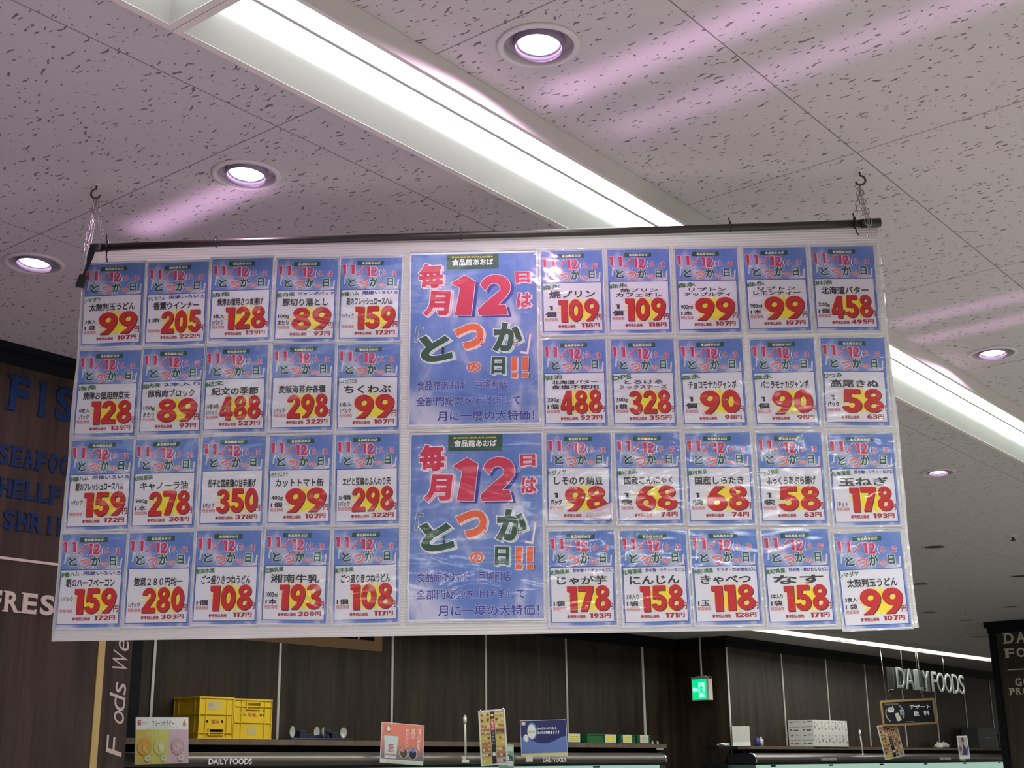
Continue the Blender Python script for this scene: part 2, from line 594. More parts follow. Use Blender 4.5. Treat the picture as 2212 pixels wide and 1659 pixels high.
struct(MB().box(-4.0, 5.40, 0, 3.822, 6.3, CEIL - 0.002, M_WOOD_NEAR).build('wall_left'))
struct(MB().box(5.6, 10.93, 0, 7.86, 11.0395, CEIL - 0.002, BLACK).build('trim_1'))
struct(MB().box(-4.0, 5.36, CEIL - 0.035, 3.85, 5.3995, CEIL - 0.003, BLACK).box(-4.0, 5.385, CEIL - 0.095, 3.825, 5.3995, CEIL - 0.035, BLACK).build('trim_2'))
struct(MB().box(3.632, 5.394, 0, 3.668, 5.3995, CEIL - 0.10, OCHRE).build('trim_3'))
struct(MB().box(-2, 5.392, EYE + 0.925, 3.60, 5.3995, EYE + 0.937, CREAM).build('trim_4'))
struct(MB().box(4.2, 11.04, 0, 17.94, 11.3, CEIL - 0.002, M_WOOD_FAR).build('wall_back'))
struct(MB().box(17.94, 10.14, 0, 36, 11.3, CEIL - 0.002, M_WOOD_FAR).build('wall_right'))
struct(MB().box(4.2, 10.99, CEIL - 0.10, 17.94, 11.0395, CEIL - 0.003, BLACK).box(4.2, 11.015, CEIL - 0.17, 17.94, 11.0395, CEIL - 0.10, BLACK).build('trim_5'))
struct(MB().box(17.89, 10.09, CEIL - 0.08, 36, 10.1395, CEIL - 0.003, BLACK).box(17.90, 10.115, CEIL - 0.165, 36, 10.1395, CEIL - 0.08, BLACK)
       .box(17.89, 10.1395, CEIL - 0.165, 17.9395, 10.985, CEIL - 0.003, BLACK).build('trim_6'))
n_trim = 7
for x in (6.40, 8.075, 9.72, 11.49, 13.236, 15.0):
    struct(MB().box(x - 0.016, 11.028, 1.9, x + 0.016, 11.0395, CEIL - 0.17, ALU).build('trim_%d' % n_trim)); n_trim += 1
struct(MB().box(16.93, 11.028, 1.9, 16.985, 11.0395, CEIL - 0.17, FIXG).build('trim_%d' % n_trim)); n_trim += 1
for x in (19.73, 21.37, 22.97, 24.61, 26.25, 27.887, 29.48, 31.1):
    struct(MB().box(x - 0.018, 10.128, 1.9, x + 0.018, 10.1395, CEIL - 0.165, ALU).build('trim_%d' % n_trim)); n_trim += 1
struct(MB().box(17.925, 10.125, 1.0, 17.955, 10.1395, CEIL - 0.165, FIXG).build('trim_%d' % n_trim)); n_trim += 1
# corner column at the right, its face looks down the shop
struct(MB().box(18.93, 2.6, 0, 20.4, 6.37, CEIL - 0.09, M_WOOD_NEAR).build('wall_end'))
struct(MB().box(18.90, 6.335, 0, 20.43, 6.43, CEIL - 0.15, BLACK).build('trim_%d' % n_trim)); n_trim += 1
struct(MB().box(18.86, 2.6, CEIL - 0.085, 20.45, 6.47, CEIL - 0.003, BLACK).box(18.89, 2.6, CEIL - 0.16, 20.43, 6.44, CEIL - 0.085, BLACK).build('trim_%d' % n_trim)); n_trim += 1
struct(MB().box(18.915, 2.6, EYE + 1.236, 18.9295, 6.222, EYE + 1.25, CREAM).build('trim_%d' % n_trim)); n_trim += 1

# ------------------------------------------------------------------ lettering on walls
def serif_word(name, label, word, M, x0, y0, x1, y1, mt, depth=0.006, slab=True, group=None, cond=1.0):
    """raised slab-serif letters: one child per letter"""
    t = thing(name, label, 'sign lettering', M, group)
    n = len(word)
    adv = (x1 - x0) / n
    h = y1 - y0
    for i, ch in enumerate(word):
        if ch == ' ':
            continue
        wd = adv * (0.42 if ch == 'I' else 0.80)
        cx = x0 + adv * (i + 0.5)
        b = MB()
        st = h * 0.17
        body_h = h
        vs, fs = glyphs(ch, 0.028, 4, 0.02)
        bw = wd if ch != 'I' else h * 0.16
        b.text(ch, cx - bw / 2, y0, cx + bw / 2, y0 + body_h, depth / 2, mt, off=0.028, res=4, ext=depth / 2 / h * 0.72)
        if slab:
            sh, sw = h * 0.075, adv * 0.17
            L, Rr = cx - bw / 2, cx + bw / 2
            feet = { 'I': [(cx, 0), (cx, 1)], 'H': [(L + st / 2, 0), (L + st / 2, 1), (Rr - st / 2, 0), (Rr - st / 2, 1)],
                    'A': [(L + st * 0.5, 0), (Rr - st * 0.5, 0)], 'R': [(Rr - st * .3, 0)],
                    'L': [(L + st / 2, 1)], 'D': [], 'E': [], 'Y': [(cx, 0), (L + st * .3, 1), (Rr - st * .3, 1)]}.get(ch, [])
            for fx, top in feet:
                yy = y0 + h - sh if top else y0
                b.box(fx - sw, yy, 0, fx + sw, yy + sh, depth, mt)
            if ch in 'FRPDE':
                for yy in (y0, y0 + h - sh):
                    b.box(L - sw * 0.6, yy, 0, L + st * 0.9, yy + sh, depth, mt)
            if ch == 'F':
                b.box(Rr - sw * .5, y0 + h * 0.76, 0, Rr, y0 + h, depth, mt)
            if ch in 'EL':
                b.box(Rr - sw * .5, y0, 0, Rr, y0 + h * 0.26, depth, mt)
            if ch == 'E':
                b.box(Rr - sw * .5, y0 + h * 0.76, 0, Rr, y0 + h, depth, mt)
        b.build('letter', t)
    return t

WL = wall_face(0, 5.398, EYE)
serif_word('wall_lettering', 'large dark blue slab-serif word FISH at the top of the left brown wall', 'FISH', WL, 3.045, 1.61, 3.52, 1.775, BLUELET, 0.008)
serif_word('wall_lettering', 'dark blue word SEAFOOD below the big FISH on left wall', 'SEAFOOD', WL, 3.026, 1.352, 3.47, 1.446, BLUELET, 0.006)
serif_word('wall_lettering', 'dark blue word SHELLFISH, second smaller line on left brown wall', 'SHELLFISH', WL, 2.985, 1.208, 3.555, 1.293, BLUELET, 0.006)
serif_word('wall_lettering', 'dark blue word SHRIMP just above the thin cream line', 'SHRIMP', WL, 3.08, 1.062, 3.49, 1.150, BLUELET, 0.006)
serif_word('wall_lettering', 'cream word FRESH below the thin cream line on left wall', 'FRESH', WL, 3.035, 0.695, 3.475, 0.787, CREAM, 0.006)
# sideways script beside the ochre strip, read from the bottom up
t = thing('wall_lettering', 'sideways cream script Foods We beside the ochre strip', 'sign lettering', basis((3.80, 5.398, EYE), (0, 0, 1), (-1, 0, 0)))
xx = 0.085
for ch, wd, hgt, dy in (('F', 0.085, 0.085, 0.0), (' ', 0.055, 0, 0), ('o', 0.062, 0.055, 0), ('d', 0.075, 0.088, 0), ('s', 0.055, 0.058, 0), (' ', 0.05, 0, 0), ('W', 0.095, 0.085, 0), ('e', 0.055, 0.058, 0)):
    if ch != ' ':
        MB().text(ch, xx, dy, xx + wd * 0.92, dy + hgt, 0, CREAM, off=-0.004, shear=0.28, res=5, ext=0.01).build('letter', t)
    xx += wd
CF = basis((18.926, 6.24, EYE), (0, -1, 0), (0, 0, 1))
serif_word('column_lettering', 'cream word DAILY at the top of the right brown column', 'DAILY', CF, 0.0, 1.605, 0.84, 1.755, CREAM)
serif_word('column_lettering', 'cream word FOODS under DAILY on the right column', 'FOODS', CF, -0.005, 1.408, 0.78, 1.535, CREAM)
serif_word('column_lettering', 'small cream letters GO below the line on the right column', 'GO', CF, 0.09, 1.015, 0.31, 1.125, CREAM)
serif_word('column_lettering', 'small cream letters PRO, lowest on the right column', 'PRO', CF, 0.0, 0.90, 0.27, 0.992, CREAM)

# ------------------------------------------------------------------ line lights
def line_light(x0, x1, yc, label, group, tube=TUBE, half=0.184, lamp_zone=True, rot=0.0, drop=0.075):
    ln = x1 - x0
    M = T((x0, yc, CEIL)) @ Matrix.Rotation(rot, 4, 'Z')
    t = thing('line_light', label, 'ceiling light', M, group)
    zb, zi = -drop, -drop + 0.062
    h = half
    b = MB()          # housing: sides, lips, top, end plates
    b.box(0, -h, zb, ln, -h + 0.014, -0.001, FIXG)
    b.box(0, h - 0.022, zb, ln, h, -0.001, FIXG)
    b.box(0, -h + 0.014, zi + 0.004, ln, h - 0.022, -0.001, FIXG)
    b.box(0, -h + 0.014, zb, 0.022, h - 0.022, zi + 0.004, FIXG)
    b.box(ln - 0.022, -h + 0.014, zb, ln, h - 0.022, zi + 0.004, FIXG)
    b.build('housing', t)
    r = MB()          # white reflector: two long slopes and two end slopes
    q = [(0.022, -h + 0.014, zb + 0.002), (ln - 0.022, -h + 0.014, zb + 0.002), (ln - 0.022, h - 0.022, zb + 0.002), (0.022, h - 0.022, zb + 0.002),
         (0.062, -0.136, zi), (ln - 0.062, -0.136, zi), (ln - 0.062, 0.096, zi), (0.062, 0.096, zi)]
    r.add(q, [(0, 1, 5, 4), (1, 2, 6, 5), (2, 3, 7, 6), (3, 0, 4, 7), (4, 5, 6, 7)], FIXW)
    r.build('reflector', t)
    MB().box(0.045, -0.034, zi - 0.010, ln - 0.045, -0.022, zi - 0.002, FIXW).build('divider', t)
    for y0, y1 in ((-0.118, -0.036), (-0.020, 0.092)):
        d = MB()
        n = 6
        prof = []
        for i in range(n + 1):
            a = math.pi * i / n
            prof.append(((y0 + y1) / 2 - (y1 - y0) / 2 * math.cos(a), zi - 0.003 - 0.012 * math.sin(a)))
        vs = [(0.045, y, z) for y, z in prof] + [(ln - 0.045, y, z) for y, z in prof]
        d.add(vs, [(i, i + 1, n + 2 + i, n + 1 + i) for i in range(n)], tube, True)
        d.build('lit_tube', t)
    return t
G1 = 'line lights of the near ceiling row'
line_light(-1.88, 1.779, 2.349, 'white ceiling line light whose end shows at the top left edge', 'line lights of the near ceiling row')
line_light(1.781, 5.385, 2.349, 'bright ceiling line light running behind the top of the poster board', G1)
line_light(5.43, 9.08, 2.349, 'bright ceiling line light coming out right of the poster board', G1)
line_light(9.12, 12.7, 2.349, 'near-row line light beyond the right edge of the picture', G1)
for x0, yy in ((-5.5, -.86), (-1.88, -.86), (1.80, -.86), (5.43, -.86), (9.06, -.86), (12.69, -.86), (1.80, -4.06), (5.43, -4.06), (9.06, -4.06)):
    line_light(x0, x0 + 3.6, yy, 'line light of the rows behind the viewer', 'line lights of the rows behind the viewer', TUBENEAR)
far_rot = math.atan2(8.60 - 8.94, 8.0)
for i, lab in enumerate(('far line light hidden behind the board, above the yellow crates', 'far line light hidden behind the board centre', 'far line light hidden behind the poster board', 'far line light starting below the right bottom of the board', 'middle far line light above the right back wall', 'far line light ending beside the right column')):
    x0 = 7.51 + i * 3.02
    line_light(x0, x0 + 3.0, 8.94 - (x0 - 17.5) * 0.0425, lab, 'line lights of the far ceiling row', TUBEFAR, 0.13 if False else 0.184, rot=far_rot, drop=0.06)

# ------------------------------------------------------------------ downlights
def downlight(x, y, lit, label, group):
    t = thing('downlight', label, 'ceiling light', T((x, y, CEIL)), group)
    b = MB()
    if lit:
        b.lathe([(0.116, -0.0005), (0.116, -0.005), (0.110, -0.008), (0.100, -0.009), (0.097, -0.006), (0.097, 0.018)], TRIMW, 48)
    else:
        b.lathe([(0.116, -0.0005), (0.115, -0.003), (0.100, -0.003), (0.097, 0.001), (0.097, 0.012)], TRIMG, 48)
    b.build('trim_ring', t)
    if lit:
        tl = Matrix.Rotation(R(5), 4, 'Y')
        MB().lathe([(0.0985, 0.018), (0.071, 0.018), (0.071, 0.05)], TRIMG, 48).build('gimbal_plate', t)
        cup = MB().lathe([(0.064, 0.055), (0.063, 0.0), (0.0655, -0.011), (0.0695, -0.011), (0.070, 0.055)], mat('lamp_cup_grey', (0.20, 0.15, 0.24), 0.4), 48, M=tl).build('lamp_cup', t)
        MB().ellipse(0, 0, 0.0575, 0.0575, 0.022, LAMP, 40).build('lamp_face', cup, M=tl @ Matrix.Rotation(math.pi, 4, 'X') @ T((0, 0, -0.029)))
        sp = light('downlight_beam', 'SPOT', (0, 0, -0.022), 13, PINK, (0, 0, -1), spot_size=R(170), spot_blend=0.10, shadow_soft_size=0.02)
        sp.parent = t
    else:
        MB().lathe([(0.0985, 0.002), (0.086, 0.001), (0.084, 0.06)], TRIMG, 40).build('gimbal_plate', t)
        MB().ellipse(0, 0, 0.0845, 0.0845, 0.003, DARKHOLE, 40).build('lamp_face', t)  # near-black disc paints the shade of the unlit recess
    return t
DL = ['lit pink-white downlight at the top centre, right of the line light', 'lit downlight on the left, above the poster board corner',
      'lit downlight at the far left edge beside the chain', 'lit downlight half hidden behind the black rod on the left',
      'lit downlight at the right edge above the line light', 'small lit downlight right of the board below the line light']
for (x, y), lab in zip(DOWNLIGHTS, DL):
    downlight(x, y, True, lab, 'lit downlights')
UL = ['unlit downlight right of the board, nearest below the lit ones', 'unlit downlight touching the right edge of the poster board',
      'unlit downlight just right of the board bottom corner', 'unlit downlight left of the brown column top',
      'unlit downlight above the brown column', 'unlit downlight at the right picture edge']
for (x, y), lab in zip(UNLIT, UL):
    downlight(x, y, False, lab, 'unlit downlights')
t = thing('sprinkler_head', 'small sprinkler head on the dim ceiling above the right column', 'sprinkler', T((11.68, 3.66, CEIL)))
MB().lathe([(0.0, -0.012), (0.045, -0.010), (0.05, -0.001)], TRIMW, 24).build('escutcheon', t)
MB().lathe([(0.012, -0.012), (0.012, -0.035), (0.024, -0.040), (0.024, -0.044), (0, -0.044)], DARKSTEEL, 16).build('nozzle', t)
t = thing('ceiling_vent', 'flat square ceiling vent beside the top of the right column', 'ceiling vent', T((20.85, 7.13, CEIL)))
MB().box(-0.3, -0.3, -0.02, 0.3, 0.3, -0.001, FIXG).build('frame', t)
MB().box(-0.2, -0.2, -0.035, 0.2, 0.2, -0.0205, TRIMG).build('grille', t)
t = thing('ceiling_hook', 'tiny hook hanging from the dim ceiling left of the brown column', 'hook', T((16.75, 5.95, CEIL)))
MB().tube([(0, 0, -0.001), (0, 0, -0.05), (0.02, 0, -0.08), (0, 0, -0.11), (-0.02, 0, -0.085)], 0.004, STEEL).build('hook_wire', t)

# ------------------------------------------------------------------ the hanging poster board
BW = -0.0319796
def cam2world(x, y):
    return Vector((x * math.sin(YAW) + y * math.cos(YAW), -x * math.cos(YAW) + y * math.sin(YAW), 0))
bu = cam2world(math.cos(BW), math.sin(BW))
bn = cam2world(-math.sin(BW), math.cos(BW))
BM = basis(bn * 4.006 + Vector((0, 0, EYE)), bu, (0, 0, 1))      # board frame: x along, y up from eye level, z out
UL_, UR_, VB, VT = -1.552, 1.084, 0.392, 1.702
board = thing('poster_board', 'large white corrugated plastic board hung from the ceiling, covered with price posters', 'board', BM @ T(((UL_ + UR_) / 2, VT, 0)))
BO = T((-(UL_ + UR_) / 2, -VT, 0))
random.seed(5)
panel = MB()
panel.box(UL_, VB, -0.005, UR_, VT, 0.0, M_BOARD)
panel.build('panel', board, BO)
for x in (UL_, UR_):        # ragged clear tape folded over the side edges
    tp = MB()
    y = VB
    s = -1 if x < 0 else 1
    wob = [(random.uniform(0.001, 0.006), random.uniform(0.004, 0.008)) for _ in range(20)]
    n = len(wob)
    for zz in (0.0015, -0.0075):
        tp.add([p for i, (o, q) in enumerate(wob) for p in ((x + s * o, VB + (VT - VB) * i / (n - 1), zz), (x - s * q, VB + (VT - VB) * i / (n - 1), zz))],
               [(2 * i, 2 * i + 1, 2 * i + 3, 2 * i + 2) for i in range(n - 1)], M_SEAM)
    tp.add([p for i, (o, q) in enumerate(wob) for p in ((x + s * o, VB + (VT - VB) * i / (n - 1), 0.0015), (x + s * o, VB + (VT - VB) * i / (n - 1), -0.0075))],
           [(2 * i, 2 * i + 1, 2 * i + 3, 2 * i + 2) for i in range(n - 1)], M_SEAM)
    tp.build('edge_tape', board, BO)

POS = {(0,1):(-0.2507,1.3479,-0.16), (0,2):(-0.2449,0.7305,-0.34), (1,1):(-1.4482,1.4390,1.68), (1,2):(-1.2352,1.4383,0.85), (1,3):(-1.0223,1.4463,0.20), (1,4):(-0.8062,1.4391,-0.92), (1,5):(-0.5933,1.4370,-0.93), (1,6):(0.0733,1.4444,0.10), (1,7):(0.2914,1.4430,-0.96), (1,8):(0.5146,1.4401,-0.56), (1,9):(0.7394,1.4384,-0.47), (1,10):(0.9586,1.4360,-1.15), (2,1):(-1.4446,1.1328,-0.19), (2,2):(-1.2324,1.1362,0.27), (2,3):(-1.0254,1.1390,0.41), (2,4):(-0.8069,1.1403,-0.11), (2,5):(-0.5933,1.1354,0.06), (2,6):(0.0734,1.1342,-0.19), (2,7):(0.2926,1.1295,-0.44), (2,8):(0.5138,1.1255,0.03), (2,9):(0.7425,1.1207,0.01), (2,10):(0.9630,1.1192,-1.95), (3,1):(-1.4436,0.8316,0.69), (3,2):(-1.2363,0.8310,0.41), (3,3):(-1.0199,0.8345,0.18), (3,4):(-0.8046,0.8330,0.13), (3,5):(-0.5904,0.8323,0.62), (3,6):(0.0766,0.8212,-1.04), (3,7):(0.2967,0.8180,-0.26), (3,8):(0.5175,0.8135,-0.24), (3,9):(0.7402,0.8090,-0.42), (3,10):(0.9638,0.8008,-0.34), (4,1):(-1.4487,0.5266,-0.19), (4,2):(-1.2353,0.5269,-0.05), (4,3):(-1.0237,0.5298,-0.79), (4,4):(-0.8085,0.5292,-1.47), (4,5):(-0.5881,0.5268,0.42), (4,6):(0.0793,0.5089,-0.06), (4,7):(0.3027,0.5062,0.70), (4,8):(0.5195,0.5040,0.46), (4,9):(0.7401,0.5002,0.66), (4,10):(0.9640,0.4868,1.85)}
PD = {
 (1,1): ('シマダヤ', '', ['太鼓判玉うどん'], ['3食入', '1 袋'], 99, 107, 'udon noodles'),
 (1,2): ('プリマハム', '用途いろいろ', ['香薫ウインナー'], ['1束', ''], 205, 222, 'smoked sausages'),
 (1,3): ('浅角', '', ['焼津お徳用さつま揚げ'], ['4枚入', '1パック'], 128, 139, 'fried fish cake'),
 (1,4): ('国内産', 'ジャンボパック', ['豚切り落とし'], ['100g', 'あたり'], 89, 97, 'sliced pork offcuts'),
 (1,5): ('伊藤ハム', '用途いろいろ', ['朝のフレッシュロースハム'], ['1パック', ''], 159, 172, 'roast ham'),
 (1,6): ('森永', '', ['焼プリン'], ['1', '個'], 109, 118, 'baked pudding'),
 (1,7): ('森永', '', ['焼プリン', 'カフェオレ'], ['1', '個'], 109, 118, 'coffee baked pudding'),
 (1,8): ('森永', '', ['リプトン', 'アップルティ'], ['900ml', '1本'], 99, 107, 'apple tea'),
 (1,9): ('森永', '', ['リプトン', 'レモンティー'], ['900ml', '1本'], 99, 107, 'lemon tea'),
 (1,10): ('明治', '', ['北海道バター'], ['200g', '1個'], 458, 495, 'salted butter'),
 (2,1): ('浅角', '', ['焼津お徳用野菜天'], ['4枚入', '1パック'], 128, 139, 'vegetable fish cake'),
 (2,2): ('国内産', '2本入り', ['豚肩肉ブロック'], ['100g', 'あたり'], 89, 97, 'pork shoulder block'),
 (2,3): ('紀文', '', ['紀文の季節'], ['10種18品', '1パック'], 488, 527, 'seasonal assortment'),
 (2,4): ('', '', ['麦飯海苔弁各種'], ['', '1パック'], 298, 322, 'nori lunch boxes'),
 (2,5): ('オーイスミ下仁田', '', ['ちくわぶ'], ['1本入', '1パック'], 99, 107, 'chikuwabu'),
 (2,6): ('明治', '', ['北海道バター', '食塩不使用'], ['200g', '1個'], 488, 527, 'unsalted butter'),
 (2,7): ('DPS', '', ['とろける', 'ミックスチーズ'], ['300g', '1袋'], 328, 355, 'mixed cheese'),
 (2,8): ('森永', '', ['チョコモナカジャンボ'], ['1', '個'], 90, 98, 'chocolate ice wafer'),
 (2,9): ('森永', '', ['バニラモナカジャンボ'], ['1', '個'], 90, 98, 'vanilla ice wafer'),
 (2,10): ('むつみ', '', ['高尾きぬ'], ['1', 'パック'], 58, 63, 'silken tofu'),
 (3,1): ('伊藤ハム', '用途いろいろ', ['朝のフレッシュロースハム'], ['1パック', ''], 159, 172, 'roast ham'),
 (3,2): ('昭和産業', '', ['キャノーラ油'], ['900g', '1本'], 278, 301, 'canola oil'),
 (3,3): ('', '', ['茄子と国産鶏の甘辛揚げ'], ['', '1パック'], 350, 378, 'aubergine and chicken'),
 (3,4): ('レヴクリエイト', '', ['カットトマト缶'], ['400g', '1個'], 99, 107, 'canned tomato'),
 (3,5): ('', '', ['エビと豆腐のふんわり天'], ['5個', '1パック'], 298, 322, 'shrimp tofu fritters'),
 (3,6): ('カジノヤ', '', ['しそのり納豆'], ['1', 'パック'], 98, 106, 'natto'),
 (3,7): ('澤村食品', '', ['国産こんにゃく'], ['1', '袋'], 68, 74, 'konjac'),
 (3,8): ('澤村食品', '', ['国産しらたき'], ['1', '袋'], 68, 74, 'shirataki'),
 (3,9): ('マック食品', '', ['ふっくらあぶら揚げ'], ['1', '袋'], 58, 63, 'fried tofu'),
 (3,10): ('北海道産', '炒め物・シチューなどに', ['玉ねぎ'], ['', '1ネット'], 178, 193, 'onions'),
 (4,1): ('伊藤ハム', '用途いろいろ', ['朝のハーフベーコン'], ['1パック', ''], 159, 172, 'half bacon'),
 (4,2): ('', '', ['惣菜２８０円均一'], ['', '1パック'], 280, 303, 'deli dishes'),
 (4,3): ('東洋水産', '', ['ごつ盛りきつねうどん'], ['', '1個'], 108, 117, 'cup udon'),
 (4,4): ('近藤乳業', '', ['湘南牛乳'], ['1000ml', '1本'], 193, 209, 'milk'),
 (4,5): ('東洋水産', '', ['ごつ盛りきつねうどん'], ['', '1個'], 108, 117, 'cup udon'),
 (4,6): ('北海道産', '炒め物・シチューなどに', ['じゃが芋'], ['', '1袋'], 178, 193, 'potatoes'),
 (4,7): ('北海道産', '炒め物・シチューなどに', ['にんじん'], ['3本入り', '1袋'], 158, 171, 'carrots'),
 (4,8): ('神奈川県産', 'サラダ・炒め物などに', ['きゃべつ'], ['', '1玉'], 118, 128, 'cabbage'),
 (4,9): ('高知県産', '炒め物・煮びたしなどに', ['なす'], ['5本入り', '1袋'], 158, 171, 'aubergines'),
 (4,10): ('シマダヤ', '', ['太鼓判玉うどん'], ['3食入', '1 袋'], 99, 107, 'udon noodles'),
}
# ---- small poster: sheet is 210 x 297 mm, origin at its centre; U,V are fractions of the printed sky area (V down)
def UV(u, v):
    return (-0.101 + 0.202 * u, 0.1445 - 0.289 * v)
PX0, PY1 = UV(0.022, 0.385); PX1, PY0 = UV(0.970, 0.966)
PW, PH = PX1 - PX0, PY1 - PY0
def arc_strip(cx, cy, ro, ri, a0, a1, n=20):
    """ring sector between the ellipses ro and ri, from a0 to a1 degrees"""
    vs, fs = [], []
    for i in range(n + 1):
        a = R(a0 + (a1 - a0) * i / n)
        vs += [(cx + ro[0] * math.cos(a), cy + ro[1] * math.sin(a)), (cx + ri[0] * math.cos(a), cy + ri[1] * math.sin(a))]
        if i:
            fs.append((2 * i - 2, 2 * i - 1, 2 * i + 1, 2 * i))
    return vs, fs
def outline(pts, hole=None):
    vs = [Vector(p) for p in pts]
    es = [(i, (i + 1) % len(pts)) for i in range(len(pts))]
    if hole:
        k = len(vs)
        vs += [Vector(p) for p in hole]
        es += [(k + i, k + (i + 1) % len(hole)) for i in range(len(hole))]
    v, e, f, *_ = delaunay_2d_cdt(vs, es, [], 2 if hole else 1, 1e-6)
    if hole:
        v, e, f, *_ = delaunay_2d_cdt(vs, es, [], 1, 1e-6)
        def inside(c, poly):
            r = False
            for i in range(len(poly)):
                (x0, y0), (x1, y1) = poly[i - 1], poly[i]
                if (y0 > c.y) != (y1 > c.y) and c.x < (x1 - x0) * (c.y - y0) / (y1 - y0) + x0:
                    r = not r
            return r
        f = [q for q in f if inside(sum((v[i] for i in q), Vector((0, 0))) / len(q), pts) and not inside(sum((v[i] for i in q), Vector((0, 0))) / len(q), hole)]
    return [(p.x, p.y) for p in v], [tuple(q) for q in f]
NINE = [arc_strip(.39, .66, (.39, .34), (.125, .12), 0, 360, 36), outline([(.78, .64), (.75, .46), (.62, .22), (.42, 0), (.05, 0), (.30, .18), (.45, .36), (.50, .52), (.60, .62)])]
FAT = {
 '0': [arc_strip(.38, .5, (.38, .5), (.125, .235), 0, 360, 36)],
 '1': [outline([(0, .79), (0, 1), (.40, 1), (.40, 0), (.12, 0), (.12, .79)])],
 '2': [arc_strip(.38, .69, (.38, .31), (.115, .115), 178, -38, 24), outline([(.70, .52), (.40, .205), (.78, .205), (.78, 0), (0, 0), (0, .16), (.44, .60)])],
 '3': [arc_strip(.36, .735, (.37, .265), (.115, .08), 170, -80, 24), arc_strip(.37, .29, (.40, .29), (.125, .095), 80, -170, 24), outline([(.24, .42), (.52, .42), (.52, .60), (.24, .60)])],
 '4': [outline([(.36, 1), (.65, 1), (.65, .38), (.78, .38), (.78, .18), (.65, .18), (.65, 0), (.36, 0), (.36, .18), (0, .18), (0, .36)], [(.36, .38), (.36, .66), (.19, .38)])],
 '5': [outline([(.10, 1), (.72, 1), (.72, .80), (.36, .80), (.345, .64), (.28, .50), (.06, .46)]), arc_strip(.37, .33, (.40, .33), (.125, .12), 128, -168, 26)],
 '6': [([(.78 - x, 1 - y) for x, y in vs], fs) for vs, fs in NINE],
 '7': [outline([(0, 1), (.78, 1), (.78, .84), (.46, 0), (.10, 0), (.43, .785), (0, .785)])],
 '8': [arc_strip(.39, .745, (.335, .255), (.105, .085), 0, 360, 36), arc_strip(.39, .285, (.39, .285), (.125, .105), 0, 360, 36)],
 '9': NINE,
}
def fat_digit(b, c, x0, y0, x1, y1, z, mt):
    wd = .40 if c == '1' else .78
    for k, (vs, fs) in enumerate(FAT[c]):
        b.add([(x0 + (x1 - x0) * x / wd, y0 + (y1 - y0) * y, z + LAY * 0.25 * k) for x, y in vs], fs, mt)
LAY = 0.00016          # ink layer spacing
def hdr_text(b, body, u0, v0, u1, v1, layer, mt, off=0.03, rot=0, shear=0, halo=None, ghost=None, gs=(0.0022, -0.0012)):
    x0, y1 = UV(u0, v0); x1, y0 = UV(u1, v1)
    if ghost:
        b.text(body, x0 + gs[0], y0 + gs[1], x1 + gs[0], y1 + gs[1], LAY * layer, ghost, off, rot, shear, 2)
    if halo:
        b.text(body, x0, y0, x1, y1, LAY * (layer + 1), halo, off + 0.035, rot, shear, 2, grow=0.035)
    b.text(body, x0, y0, x1, y1, LAY * (layer + 2), mt, off, rot, shear, 3)
